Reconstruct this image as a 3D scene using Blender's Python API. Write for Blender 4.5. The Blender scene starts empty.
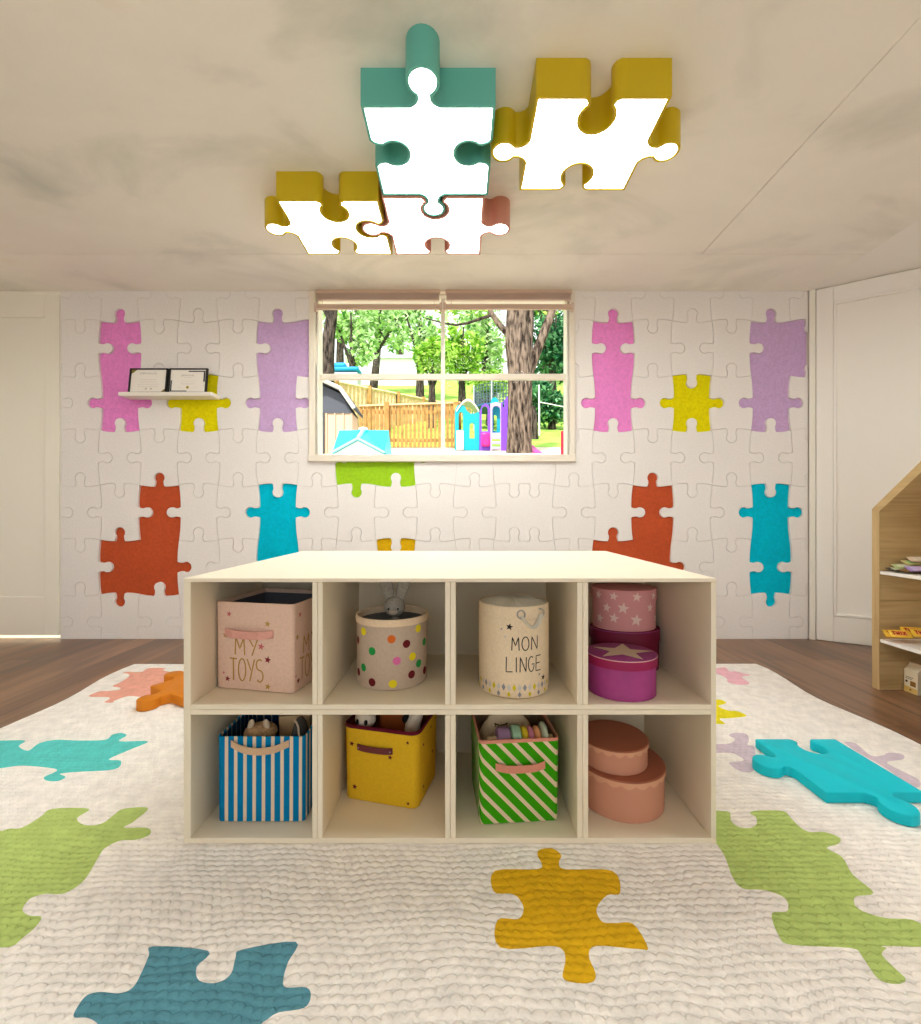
import bpy, bmesh, math, random
from mathutils import Vector, Matrix
from mathutils.geometry import delaunay_2d_cdt
random.seed(7)
S = bpy.context.scene
COL = S.collection
PI = math.pi

# ------------------------------------------------------------------ camera
F, CX, HY, EYE = 440.0, 460.5, 515.0, 0.851      # focal length (px), principal column, horizon row, eye height (m)
def P(px, py, Y): return Vector(((px-CX)*Y/F, Y, EYE-(py-HY)*Y/F))
def G(px, py, z=0.0):
    Y = (EYE-z)*F/(py-HY)
    return ((px-CX)*Y/F, Y)
cam = bpy.data.cameras.new('camera'); camo = bpy.data.objects.new('camera', cam); COL.objects.link(camo)
camo.location = (0, 0, EYE); camo.rotation_euler = (PI/2, 0, 0)
cam.sensor_fit = 'HORIZONTAL'; cam.sensor_width = 36; cam.lens = 36*F/921
cam.shift_y = (HY-512)/921; cam.clip_start = 0.05; cam.clip_end = 300
S.camera = camo

# ------------------------------------------------------------------ light and exposure
w = bpy.data.worlds.new('sky'); S.world = w; w.use_nodes = True
bg = w.node_tree.nodes['Background']; bg.inputs[0].default_value = (0.93, 0.97, 1.0, 1); bg.inputs[1].default_value = 1.5
sun = bpy.data.lights.new('sun', 'SUN'); sun.energy = 4.8; sun.angle = math.radians(1.5); sun.color = (1, .96, .88)
so = bpy.data.objects.new('sun', sun); COL.objects.link(so); so.rotation_euler = (math.radians(38), 0, math.radians(-22))
LAMP = 12.5                                             # radiance of the ceiling lights' diffusers
LAMP_COL = (0.985, 1.0, 0.965)
S.view_settings.view_transform = 'Standard'; S.view_settings.look = 'None'
S.view_settings.exposure = 0.47; S.view_settings.gamma = 1.0; S.view_settings.use_curve_mapping = False
try:
    S.cycles.use_denoising = True
    S.cycles.max_bounces = 10; S.cycles.diffuse_bounces = 6; S.cycles.transparent_max_bounces = 16
    S.cycles.sample_clamp_indirect = 6.0
    S.cycles.caustics_reflective = False; S.cycles.caustics_refractive = False
except Exception: pass

# ------------------------------------------------------------------ material helpers
def lin(c):
    def f(v):
        v = v/255.0
        return v/12.92 if v <= .04045 else ((v+.055)/1.055)**2.4
    return (f(c[0]), f(c[1]), f(c[2]), 1.0)
_m = {}
def mat(name, rgb, rough=.6, noise=0.0, nscale=40, bump=0.0, bscale=300, metal=0.0, spec=.4):
    if name in _m: return _m[name]
    m = bpy.data.materials.new(name); m.use_nodes = True; _m[name] = m
    nt = m.node_tree; b = nt.nodes['Principled BSDF']
    b.inputs['Base Color'].default_value = lin(rgb); b.inputs['Roughness'].default_value = rough
    b.inputs['Metallic'].default_value = metal; b.inputs['Specular IOR Level'].default_value = spec
    tc = nt.nodes.new('ShaderNodeTexCoord')
    if noise:
        n = nt.nodes.new('ShaderNodeTexNoise'); n.inputs['Scale'].default_value = nscale; n.inputs['Detail'].default_value = 5
        nt.links.new(tc.outputs['Object'], n.inputs['Vector'])
        r = nt.nodes.new('ShaderNodeValToRGB'); a, c = [max(0, v*(1-noise)) for v in rgb], [min(255, v*(1+noise*.6)) for v in rgb]
        r.color_ramp.elements[0].color = lin(a); r.color_ramp.elements[1].color = lin(c)
        r.color_ramp.elements[0].position = .3; r.color_ramp.elements[1].position = .7
        nt.links.new(n.outputs['Fac'], r.inputs[0]); nt.links.new(r.outputs[0], b.inputs['Base Color'])
    if bump:
        n2 = nt.nodes.new('ShaderNodeTexNoise'); n2.inputs['Scale'].default_value = bscale; n2.inputs['Detail'].default_value = 3
        nt.links.new(tc.outputs['Object'], n2.inputs['Vector'])
        bp = nt.nodes.new('ShaderNodeBump'); bp.inputs['Strength'].default_value = bump; bp.inputs['Distance'].default_value = .004
        nt.links.new(n2.outputs['Fac'], bp.inputs['Height']); nt.links.new(bp.outputs[0], b.inputs['Normal'])
    return m
def fabric(name, rgb, noise=.03): return mat(name, rgb, .95, noise, 140, .35, 500, spec=.1)
def N(nt, t, **k):
    n = nt.nodes.new(t)
    for a, v in k.items(): setattr(n, a, v)
    return n
def mth(nt, op, a, b=None, c=None):
    n = nt.nodes.new('ShaderNodeMath'); n.operation = op
    for i, v in enumerate((a, b, c)):
        if v is None: continue
        if isinstance(v, (int, float)): n.inputs[i].default_value = v
        else: nt.links.new(v, n.inputs[i])
    return n.outputs[0]
def emis(name, rgb, s):
    m = bpy.data.materials.new(name); m.use_nodes = True; nt = m.node_tree; nt.nodes.clear()
    e = nt.nodes.new('ShaderNodeEmission'); e.inputs[0].default_value = (*rgb, 1); e.inputs[1].default_value = s
    o = nt.nodes.new('ShaderNodeOutputMaterial'); nt.links.new(e.outputs[0], o.inputs[0]); return m

def knit_mat(name, rgb):
    m = mat(name, rgb, .95, .05, 25, spec=.1); nt = m.node_tree; b = nt.nodes['Principled BSDF']
    tc = N(nt, 'ShaderNodeTexCoord'); no = N(nt, 'ShaderNodeTexNoise'); no.inputs['Scale'].default_value = 5; no.inputs['Detail'].default_value = 3
    nt.links.new(tc.outputs['Object'], no.inputs['Vector'])
    v1 = N(nt, 'ShaderNodeVectorMath', operation='SUBTRACT'); nt.links.new(no.outputs['Color'], v1.inputs[0]); v1.inputs[1].default_value = (.5, .5, .5)
    v2 = N(nt, 'ShaderNodeVectorMath', operation='MULTIPLY'); nt.links.new(v1.outputs[0], v2.inputs[0]); v2.inputs[1].default_value = (.09, .06, 0)
    v3 = N(nt, 'ShaderNodeVectorMath', operation='ADD'); nt.links.new(tc.outputs['Object'], v3.inputs[0]); nt.links.new(v2.outputs[0], v3.inputs[1])
    sp = N(nt, 'ShaderNodeSeparateXYZ'); nt.links.new(v3.outputs[0], sp.inputs[0])
    v = mth(nt, 'MULTIPLY', sp.outputs[1], 1/.0175); row = mth(nt, 'FLOOR', v); fv = mth(nt, 'FRACT', v)
    par = mth(nt, 'MULTIPLY', mth(nt, 'MODULO', row, 2), .5)
    u = mth(nt, 'ADD', mth(nt, 'MULTIPLY', sp.outputs[0], 1/.0225), par); fu = mth(nt, 'SUBTRACT', mth(nt, 'FRACT', u), .5)
    arc = mth(nt, 'MULTIPLY', mth(nt, 'MULTIPLY', fu, fu), 1.3)            # rows of hanging loops
    ed = mth(nt, 'FRACT', mth(nt, 'ADD', fv, arc))
    h = mth(nt, 'POWER', mth(nt, 'SINE', mth(nt, 'MULTIPLY', ed, PI)), .4)
    n3 = N(nt, 'ShaderNodeTexNoise'); n3.inputs['Scale'].default_value = 260; nt.links.new(tc.outputs['Object'], n3.inputs['Vector'])
    h = mth(nt, 'ADD', h, mth(nt, 'MULTIPLY', n3.outputs['Fac'], .35))
    bp = N(nt, 'ShaderNodeBump'); bp.inputs['Strength'].default_value = .75; bp.inputs['Distance'].default_value = .006
    nt.links.new(h, bp.inputs['Height']); nt.links.new(bp.outputs[0], b.inputs['Normal'])
    return m

def wood_floor():
    m = mat('walnut_floor_planks', (104, 72, 50), .3, spec=.5); nt = m.node_tree; b = nt.nodes['Principled BSDF']
    tc = N(nt, 'ShaderNodeTexCoord')
    mp = N(nt, 'ShaderNodeMapping'); mp.inputs['Rotation'].default_value = (0, 0, PI/2); nt.links.new(tc.outputs['Object'], mp.inputs[0])
    br = N(nt, 'ShaderNodeTexBrick'); br.inputs['Scale'].default_value = 1; br.inputs['Brick Width'].default_value = 1.3
    br.inputs['Row Height'].default_value = .14; br.inputs['Mortar Size'].default_value = .0012; br.offset = .37
    br.inputs['Color1'].default_value = lin((134, 100, 74)); br.inputs['Color2'].default_value = lin((98, 70, 52)); br.inputs['Mortar'].default_value = lin((45, 30, 20))
    br.inputs['Bias'].default_value = 0
    nt.links.new(mp.outputs[0], br.inputs[0])
    m2 = N(nt, 'ShaderNodeMapping'); m2.inputs['Scale'].default_value = (11, .9, 1); nt.links.new(tc.outputs['Object'], m2.inputs[0])
    n = N(nt, 'ShaderNodeTexNoise'); n.inputs['Scale'].default_value = 1.6; n.inputs['Detail'].default_value = 7; n.inputs['Distortion'].default_value = .7
    nt.links.new(m2.outputs[0], n.inputs[0])
    r = N(nt, 'ShaderNodeValToRGB'); r.color_ramp.elements[0].color = (.62, .58, .55, 1); r.color_ramp.elements[1].color = (1.5, 1.46, 1.42, 1)
    r.color_ramp.elements[0].position = .32; r.color_ramp.elements[1].position = .68; nt.links.new(n.outputs['Fac'], r.inputs[0])
    mx = N(nt, 'ShaderNodeMix', data_type='RGBA', blend_type='MULTIPLY'); mx.inputs[0].default_value = 1
    nt.links.new(br.outputs[0], mx.inputs[6]); nt.links.new(r.outputs[0], mx.inputs[7]); nt.links.new(mx.outputs[2], b.inputs['Base Color'])
    rr = mth(nt, 'ADD', mth(nt, 'MULTIPLY', n.outputs['Fac'], .14), .25); nt.links.new(rr, b.inputs['Roughness'])
    return m

def oak(name, axis):
    m = mat(name, (205, 176, 124), .55); nt = m.node_tree; b = nt.nodes['Principled BSDF']
    tc = N(nt, 'ShaderNodeTexCoord'); mp = N(nt, 'ShaderNodeMapping')
    sc = [26, 26, 26]; sc[axis] = 1.6
    mp.inputs['Scale'].default_value = sc; nt.links.new(tc.outputs['Object'], mp.inputs[0])
    n = N(nt, 'ShaderNodeTexNoise'); n.inputs['Scale'].default_value = 1.4; n.inputs['Detail'].default_value = 6; n.inputs['Distortion'].default_value = 1.0
    nt.links.new(mp.outputs[0], n.inputs[0])
    r = N(nt, 'ShaderNodeValToRGB'); e = r.color_ramp.elements
    e[0].position = .3; e[0].color = lin((182, 152, 104)); e[1].position = .7; e[1].color = lin((206, 178, 128))
    nt.links.new(n.outputs['Fac'], r.inputs[0]); nt.links.new(r.outputs[0], b.inputs['Base Color'])
    return m

def ceiling_mat(name, base, stain):
    m = mat(name, base, .85, spec=.2); nt = m.node_tree; b = nt.nodes['Principled BSDF']
    tc = N(nt, 'ShaderNodeTexCoord')
    mp = N(nt, 'ShaderNodeMapping'); mp.inputs['Scale'].default_value = (.8, 1.3, 1); mp.inputs['Rotation'].default_value = (0, 0, .5); nt.links.new(tc.outputs['Object'], mp.inputs[0])
    n = N(nt, 'ShaderNodeTexNoise'); n.inputs['Scale'].default_value = 1.5; n.inputs['Detail'].default_value = 6; n.inputs['Roughness'].default_value = .55; n.inputs['Distortion'].default_value = .5
    nt.links.new(mp.outputs[0], n.inputs[0])
    r = N(nt, 'ShaderNodeValToRGB'); e = r.color_ramp.elements
    e[0].position = .28; e[0].color = lin(stain); e[1].position = .47; e[1].color = lin(base)
    x = e.new(.66); x.color = lin([min(255, v*1.02) for v in base]); x2 = e.new(.8); x2.color = lin((base[0], base[1]-8, base[2]-18))
    nt.links.new(n.outputs['Fac'], r.inputs[0]); nt.links.new(r.outputs[0], b.inputs['Base Color'])
    return m

def leaf_mat(name, c1, c2, c3):
    m = bpy.data.materials.new(name); m.use_nodes = True; nt = m.node_tree; b = nt.nodes['Principled BSDF']
    ge = N(nt, 'ShaderNodeNewGeometry'); r = N(nt, 'ShaderNodeValToRGB'); e = r.color_ramp.elements
    e[0].color = lin(c1); e[1].color = lin(c3); x = e.new(.5); x.color = lin(c2)
    nt.links.new(ge.outputs['Random Per Island'], r.inputs[0]); nt.links.new(r.outputs[0], b.inputs['Base Color'])
    b.inputs['Roughness'].default_value = .5
    tr = N(nt, 'ShaderNodeBsdfTranslucent'); nt.links.new(r.outputs[0], tr.inputs[0])
    ms = N(nt, 'ShaderNodeMixShader'); ms.inputs[0].default_value = .4
    nt.links.new(b.outputs[0], ms.inputs[1]); nt.links.new(tr.outputs[0], ms.inputs[2])
    nt.links.new(ms.outputs[0], nt.nodes['Material Output'].inputs[0])
    return m

def bark_mat(name, c1, c2):
    m = mat(name, c1, .95, spec=.1); nt = m.node_tree; b = nt.nodes['Principled BSDF']
    tc = N(nt, 'ShaderNodeTexCoord'); mp = N(nt, 'ShaderNodeMapping'); mp.inputs['Scale'].default_value = (16, 16, 3.5); nt.links.new(tc.outputs['Object'], mp.inputs[0])
    n = N(nt, 'ShaderNodeTexNoise'); n.inputs['Scale'].default_value = 1.3; n.inputs['Detail'].default_value = 6; nt.links.new(mp.outputs[0], n.inputs[0])
    r = N(nt, 'ShaderNodeValToRGB'); e = r.color_ramp.elements
    e[0].position = .38; e[0].color = lin(c2); e[1].position = .62; e[1].color = lin(c1)
    nt.links.new(n.outputs['Fac'], r.inputs[0]); nt.links.new(r.outputs[0], b.inputs['Base Color'])
    bp = N(nt, 'ShaderNodeBump'); bp.inputs['Strength'].default_value = 1; bp.inputs['Distance'].default_value = .06
    nt.links.new(n.outputs['Fac'], bp.inputs['Height']); nt.links.new(bp.outputs[0], b.inputs['Normal'])
    return m

def glass_mat():
    m = bpy.data.materials.new('clear_window_glass'); m.use_nodes = True; nt = m.node_tree; nt.nodes.clear()
    t = N(nt, 'ShaderNodeBsdfTransparent'); t.inputs[0].default_value = (.98, .99, .985, 1)
    g = N(nt, 'ShaderNodeBsdfGlossy'); g.inputs['Roughness'].default_value = .02
    ms = N(nt, 'ShaderNodeMixShader'); ms.inputs[0].default_value = .002; o = N(nt, 'ShaderNodeOutputMaterial')
    nt.links.new(t.outputs[0], ms.inputs[1]); nt.links.new(g.outputs[0], ms.inputs[2]); nt.links.new(ms.outputs[0], o.inputs[0])
    return m

# ------------------------------------------------------------------ mesh helpers
def offset(poly, d):
    n = len(poly); out = []
    for i in range(n):
        a, b, c = poly[i-1], poly[i], poly[(i+1) % n]
        e1 = (b[0]-a[0], b[1]-a[1]); e2 = (c[0]-b[0], c[1]-b[1])
        l1 = math.hypot(*e1) or 1e-9; l2 = math.hypot(*e2) or 1e-9
        n1 = (-e1[1]/l1, e1[0]/l1); n2 = (-e2[1]/l2, e2[0]/l2)
        s = (n1[0]+n2[0], n1[1]+n2[1]); q = 1+n1[0]*n2[0]+n1[1]*n2[1]
        q = max(q, .5); out.append((b[0]+d*s[0]/q, b[1]+d*s[1]/q))
    return out
class MB:
    def __init__(s): s.bm = bmesh.new(); s.mats = []
    def mi(s, m):
        if m not in s.mats: s.mats.append(m)
        return s.mats.index(m)
    def face(s, vs, m):
        try:
            f = s.bm.faces.new(vs); f.material_index = s.mi(m); return f
        except ValueError: return None
    def poly(s, pts, m): return s.face([s.bm.verts.new(p) for p in pts], m)
    def box(s, c, d, m, M=None):
        vs = []
        for k in range(8):
            v = Vector(((k & 1)-.5, ((k >> 1) & 1)-.5, ((k >> 2) & 1)-.5)); v = Vector((v.x*d[0], v.y*d[1], v.z*d[2]))
            if M is not None: v = M @ v
            vs.append(s.bm.verts.new(v+Vector(c)))
        for q in ((0, 2, 3, 1), (4, 5, 7, 6), (0, 1, 5, 4), (2, 6, 7, 3), (0, 4, 6, 2), (1, 3, 7, 5)): s.face([vs[i] for i in q], m)
        return s
    def span(s, a, b, m): return s.box([(a[i]+b[i])/2 for i in range(3)], [abs(b[i]-a[i]) for i in range(3)], m)
    def rings(s, outline, levels, m, cap0=True, cap1=True, fn=None):
        """levels: (inset, height[, material]); outline counter-clockwise; fn maps (x, y, h) to a point"""
        fn = fn or (lambda x, y, h: (x, y, h)); prev = None; first = None
        for L in levels:
            pl = offset(outline, L[0]) if abs(L[0]) > 1e-9 else outline
            cur = [s.bm.verts.new(fn(p[0], p[1], L[1])) for p in pl]; mm = L[2] if len(L) > 2 else m
            if prev:
                for i in range(len(cur)):
                    j = (i+1) % len(cur); s.face([prev[i], prev[j], cur[j], cur[i]], mm)
            else: first = cur
            prev = cur
        if cap0: s.face(list(reversed(first)), levels[0][2] if len(levels[0]) > 2 else m)
        if cap1: s.face(prev, levels[-1][2] if len(levels[-1]) > 2 else m)
        return s
    def tube(s, pts, rad, m, seg=10, cap=True, flat=1.0):
        pts = [Vector(p) for p in pts]; prev = None; n = len(pts)
        if not isinstance(rad, (list, tuple)): rad = [rad]*n
        ref = None
        for i, p in enumerate(pts):
            t = (pts[min(i+1, n-1)]-pts[max(i-1, 0)]).normalized()
            if ref is None: ref = t.cross(Vector((0, 0, 1))) if abs(t.z) < .95 else t.cross(Vector((0, 1, 0)))
            a = (ref-t*ref.dot(t)).normalized(); ref = a; b = t.cross(a)
            cur = [s.bm.verts.new(p+(a*math.cos(2*PI*k/seg)+b*math.sin(2*PI*k/seg)*flat)*rad[i]) for k in range(seg)]
            if prev:
                for k in range(seg): s.face([prev[k], prev[(k+1) % seg], cur[(k+1) % seg], cur[k]], m)
            elif cap: s.face(list(reversed(cur)), m)
            prev = cur
        if cap: s.face(prev, m)
        return s
    def ball(s, c, r, m, M=None, seg=16, rng=10):
        if not isinstance(r, (list, tuple)): r = (r, r, r)
        rows = []
        for i in range(rng+1):
            th = PI*i/rng; row = []
            k = 1 if i in (0, rng) else seg
            for j in range(k):
                v = Vector((r[0]*math.sin(th)*math.cos(2*PI*j/seg), r[1]*math.sin(th)*math.sin(2*PI*j/seg), -r[2]*math.cos(th)))
                if M is not None: v = M @ v
                row.append(s.bm.verts.new(v+Vector(c)))
            rows.append(row)
        for i in range(rng):
            a, b = rows[i], rows[i+1]
            for j in range(seg):
                q = [a[j % len(a)], a[(j+1) % len(a)], b[(j+1) % len(b)], b[j % len(b)]]
                u = []
                for v in q:
                    if v not in u: u.append(v)
                if len(u) > 2: s.face(u, m)
        return s
    def strip(s, uv, width, fn, m, lift=.0006):
        """a painted pen stroke laid on a surface; fn(u, v, h) maps to space"""
        uv = dense(uv, .006); n = len(uv); L = []; R = []
        for i, p in enumerate(uv):
            a = uv[max(i-1, 0)]; b = uv[min(i+1, n-1)]; t = Vector((b[0]-a[0], b[1]-a[1])); t = t.normalized() if t.length else Vector((1, 0))
            q = Vector((-t.y, t.x))*width/2
            L.append(s.bm.verts.new(fn(p[0]+q.x, p[1]+q.y, lift))); R.append(s.bm.verts.new(fn(p[0]-q.x, p[1]-q.y, lift)))
        for i in range(n-1): s.face([R[i], R[i+1], L[i+1], L[i]], m)
    def decal(s, pts, fn, m, lift=.0006):
        c = (sum(p[0] for p in pts)/len(pts), sum(p[1] for p in pts)/len(pts))
        cv = s.bm.verts.new(fn(c[0], c[1], lift)); vs = [s.bm.verts.new(fn(p[0], p[1], lift)) for p in pts]
        for i in range(len(vs)): s.face([cv, vs[i], vs[(i+1) % len(vs)]], m)
    def build(s, name, parent=None, loc=(0, 0, 0), rot=(0, 0, 0), bevel=0, smooth=35, flip=True, seg=2):
        if flip: bmesh.ops.recalc_face_normals(s.bm, faces=s.bm.faces)
        me = bpy.data.meshes.new(name); s.bm.to_mesh(me); s.bm.free()
        for m in s.mats: me.materials.append(m)
        if smooth:
            me.polygons.foreach_set('use_smooth', [True]*len(me.polygons)); me.set_sharp_from_angle(angle=math.radians(smooth))
        o = bpy.data.objects.new(name, me); COL.objects.link(o); o.location = loc; o.rotation_euler = rot
        if parent: o.parent = parent
        if bevel:
            b = o.modifiers.new('edge', 'BEVEL'); b.width = bevel; b.segments = seg; b.limit_method = 'ANGLE'; b.angle_limit = math.radians(40)
        return o
def dense(uv, step):
    out = [uv[0]]
    for a, b in zip(uv, uv[1:]):
        n = max(1, int(math.hypot(b[0]-a[0], b[1]-a[1])/step))
        for k in range(1, n+1): out.append((a[0]+(b[0]-a[0])*k/n, a[1]+(b[1]-a[1])*k/n))
    return out
def tag(o, label=None, cat=None, group=None, kind=None):
    if label: o['label'] = label
    if cat: o['category'] = cat
    if group: o['group'] = group
    if kind: o['kind'] = kind
    return o
def empty(name, loc=(0, 0, 0), rz=0, label=None, cat=None, group=None, kind=None):
    o = bpy.data.objects.new(name, None); COL.objects.link(o); o.location = loc; o.rotation_euler = (0, 0, rz); o.empty_display_size = .1
    return tag(o, label, cat, group, kind)
def circle(r, n=48, c=(0, 0), ry=None): return [(c[0]+r*math.cos(2*PI*k/n), c[1]+(ry or r)*math.sin(2*PI*k/n)) for k in range(n)]
def rrect(wd, hd, r, n=5):
    out = []
    for cx, cy, a0 in ((wd/2-r, -hd/2+r, -PI/2), (wd/2-r, hd/2-r, 0), (-wd/2+r, hd/2-r, PI/2), (-wd/2+r, -hd/2+r, PI)):
        for k in range(n+1): out.append((cx+r*math.cos(a0+PI/2*k/n), cy+r*math.sin(a0+PI/2*k/n)))
    return out
def star(c, r, rot=0, k=.42, n=5): return [(c[0]+(r if i % 2 == 0 else r*k)*math.sin(rot+PI*i/n), c[1]+(r if i % 2 == 0 else r*k)*math.cos(rot+PI*i/n)) for i in range(2*n)]
def smooth_loop(pts, sub=4):
    n = len(pts); out = []
    for i in range(n):
        a, b, c, d = pts[i-1], pts[i], pts[(i+1) % n], pts[(i+2) % n]
        for k in range(sub):
            t = k/sub
            out.append(tuple(.5*(2*b[j]+(c[j]-a[j])*t+(2*a[j]-5*b[j]+4*c[j]-d[j])*t*t+(3*b[j]-a[j]-3*c[j]+d[j])*t**3) for j in (0, 1)))
    return out
def area(p): return sum(p[i-1][0]*p[i][1]-p[i][0]*p[i-1][1] for i in range(len(p)))/2
def ccw(p): return p if area(p) > 0 else list(reversed(p))
def cdt(mb, outer, holes, fn, mats):
    """fills outer; loop k of holes takes mats[k+1] (None leaves an opening)"""
    vs, fs = [], []
    for lp in [outer]+holes:
        lp = ccw(lp); fs.append(list(range(len(vs), len(vs)+len(lp)))); vs += [Vector(p) for p in lp]
    r = delaunay_2d_cdt(vs, [], fs, 1, 1e-6)
    bv = [mb.bm.verts.new(fn(*p)) for p in r[0]]
    for f, org in zip(r[2], r[5]):
        if 0 not in org: continue
        k = max(org); m = mats[k]
        if m is not None: mb.face([bv[i] for i in f], m)
def plate(mb, outer, holes, fn, h, m):
    """flat board of thickness h with openings; fn(u, v, depth)"""
    outer = ccw(outer)
    for d in (0, h): cdt(mb, outer, holes, lambda u, v: fn(u, v, d), [m]+[None]*len(holes))
    for lp in [outer]+holes:
        a = [mb.bm.verts.new(fn(p[0], p[1], 0)) for p in lp]; b = [mb.bm.verts.new(fn(p[0], p[1], h)) for p in lp]
        for i in range(len(lp)): mb.face([a[i-1], a[i], b[i], b[i-1]], m)

# ------------------------------------------------------------------ puzzle outlines
def knob(L, c, r, length, neck, dip, flare=0.0, n=14):
    """(u, v) points along an edge 0..L with a round knob at c standing out to +v"""
    pts = []; cy = length-r; a0 = math.asin(min(.99, neck/r))
    for k in range(8): t = k/8; pts.append(((c-neck-.009-flare)*t, -dip*(1-(1-t)**2)))
    pts += [(c-neck-.008-flare, -dip), (c-neck-.003-flare*.35, -dip+.25*(cy-r*math.cos(a0)+dip)), (c-neck, -dip+.65*(cy-r*math.cos(a0)+dip))]
    for k in range(n+1):
        a = -PI/2-a0-(2*PI-2*a0)*k/n; pts.append((c+r*math.cos(a), cy+r*math.sin(a)))
    full = pts[:11]
    pts += [(2*c-u, v) for u, v in reversed(full[8:11])]
    for k in range(1, 8): t = k/8; pts.append((c+neck+.009+flare+(L-c-neck-.009-flare)*t, -dip*(1-t**2)))
    return pts
def side(p0, p1, s, c, **kw):
    """points from p0 up to, not including, p1; s = +1 knob to the right of travel (outward when counter-clockwise), -1 socket, 0 straight"""
    d = Vector((p1[0]-p0[0], p1[1]-p0[1])); L = d.length; d /= L; o = Vector((d.y, -d.x))
    if s == 0: return [tuple(p0)]
    return [(p0[0]+d.x*u+o.x*v*s, p0[1]+d.y*u+o.y*v*s) for u, v in knob(L, L*c, **kw)]
def piece(x0, x1, y0, y1, sides, cs=(.5, .5, .5, .5), gap=0.0, rr=None, **kw):
    """sides: near, right, far, left"""
    c = [(x0, y0), (x1, y0), (x1, y1), (x0, y1)]; out = []
    for i in range(4):
        k = dict(kw)
        if rr: k['r'] = rr[i]
        if sides[i] < 0 and 'sneck' in k: k['neck'] = k['sneck']; k['flare'] = .004
        k.pop('sneck', None)
        if sides[i] < 0: k['r'] = k['r']+gap; k['neck'] = kw['neck']+gap; k['length'] = kw['length']+gap
        out += side(c[i], c[(i+1) % 4], sides[i], cs[i], **k)
    return out

# ================================================================== ROOM SHELL
K = 3.044/F                                             # metres per pixel on the far wall
YW = 3.044; CEIL = 2.40; FL = -.006
white_wall = mat('warm_white_paint', (246, 242, 235), .7, spec=.2)
white_trim = mat('white_satin_paint', (240, 235, 224), .4)
mb = MB(); mb.span((-3.7, -2.6, FL-.05), (3.7, 3.24, FL), wood_floor()); tag(mb.build('floor', smooth=0), 'dark walnut plank floor of the playroom', 'floor', kind='structure')
cm = ceiling_mat('clouded_plaster', (242, 237, 226), (212, 212, 200)); cm2 = ceiling_mat('clouded_plaster_pale', (245, 240, 230), (222, 219, 208))
for a, b, c, d, m, nm in ((-3.7, 1.43, -2.6, 2.611, cm, 'ceiling'), (1.434, 2.403, -2.6, 2.611, cm2, 'ceiling'), (-3.7, 2.403, 2.614, 3.24, cm2, 'ceiling'),
                          (2.403, 3.7, -2.6, 3.24, white_wall, 'ceiling')):
    mb = MB(); mb.span((a, c, CEIL), (b, d, CEIL+.05), m)
    tag(mb.build(nm, smooth=0, bevel=.002), 'cloudy beige plaster ceiling panel' if m is not white_wall else 'plain white ceiling strip above the angled door', 'ceiling', kind='structure')
mb = MB(); mb.span((-3.8, -2.7, CEIL+.06), (3.8, 3.26, CEIL+.2), white_wall); tag(mb.build('ceiling', smooth=0), 'roof deck over the room', 'ceiling', kind='structure')
for nm, a, b in (('wall_left', (-3.7, -2.6, FL-.05), (-3.6, 3.24, CEIL)), ('wall_right', (3.45, -2.6, FL-.05), (3.55, 3.24, CEIL))):
    mb = MB(); mb.span(a, b, white_wall); tag(mb.build(nm, smooth=0), 'plain warm white wall', 'wall', kind='structure')

mb = MB(); plate(mb, [(-3.7, FL-.05), (3.7, FL-.05), (3.7, CEIL), (-3.7, CEIL)], [[(-2.2, .2), (2.2, .2), (2.2, 2.1), (-2.2, 2.1)]], lambda u_, v, d: (u_, -2.7+d, v), .1, white_wall)
tag(mb.build('wall_rear', smooth=0), 'plain warm white wall behind the viewpoint, with an opening for the added window', 'wall', kind='structure')
mb = MB()  # unseen window, added so daylight fills the room from behind the viewpoint
for a, b in (((-2.2, .2), (-2.14, 2.1)), ((2.14, .2), (2.2, 2.1)), ((-2.14, .2), (2.14, .26)), ((-2.14, 2.04), (2.14, 2.1)), ((-.03, .26), (.03, 2.04))): mb.span((a[0], -2.68, a[1]), (b[0], -2.62, b[1]), white_trim)
tag(mb.build('added_window', smooth=0), 'added two light window, unseen behind the viewpoint, letting fill daylight in', 'window', kind='structure')

# far wall: core with the window opening, then the white puzzle tiles over it
def PX(px): return (px-CX)*K
def PZ(py): return EYE-(py-HY)*K
WX0, WX1, WZ0, WZ1 = PX(315.6), PX(569.2), PZ(455), PZ(292.6)
tile = mat('white_embossed_wallpaper', (240, 235, 231), .8, .02, 90, .25, 420, spec=.15)
groove = mat('grey_white_backing', (222, 214, 206), .9)
def wall_fn(d0): return lambda u, v, d: (u, d0+d, v)
hole = [(WX0, WZ0), (WX1, WZ0), (WX1, WZ1), (WX0, WZ1)]
XL, XR, XS = PX(60.5), 2.403, PX(519.8)
mb = MB(); plate(mb, [(XL, FL), (XR+.15, FL), (XR+.15, CEIL), (XL, CEIL)], [hole], wall_fn(YW+.016), .10, groove)
EDGE = dict(r=.036, length=.086, neck=.029, dip=.011)
CW, CH = 39.45*K, 54.75*K
def grid_piece(x0, par, c, r):
    xa, xb = x0+c*CW, x0+(c+1)*CW; zb = PZ(320.8+54.75*r); za = zb+CH
    V = (c+par+r) % 2 == 0; s = 1 if V else -1
    return piece(xa, xb, zb, za, (s, -s, s, -s), **EDGE)
def clip(poly, axis, val, keep_less):
    out = []; n = len(poly); ins = lambda p: (p[axis] <= val) == keep_less
    for i in range(n):
        a, b = poly[i-1], poly[i]
        if ins(a) != ins(b):
            t = (val-a[axis])/(b[axis]-a[axis]); out.append((a[0]+(b[0]-a[0])*t, a[1]+(b[1]-a[1])*t))
        if ins(b): out.append(b)
    return out
COLOURED_L = {(1, 1), (1, 2), (3, 2), (5, 1), (6, 1), (5, 2), (2, 4), (2, 5), (1, 5), (5, 4), (5, 5), (7, 3), (8, 3), (8, 5)}
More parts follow.
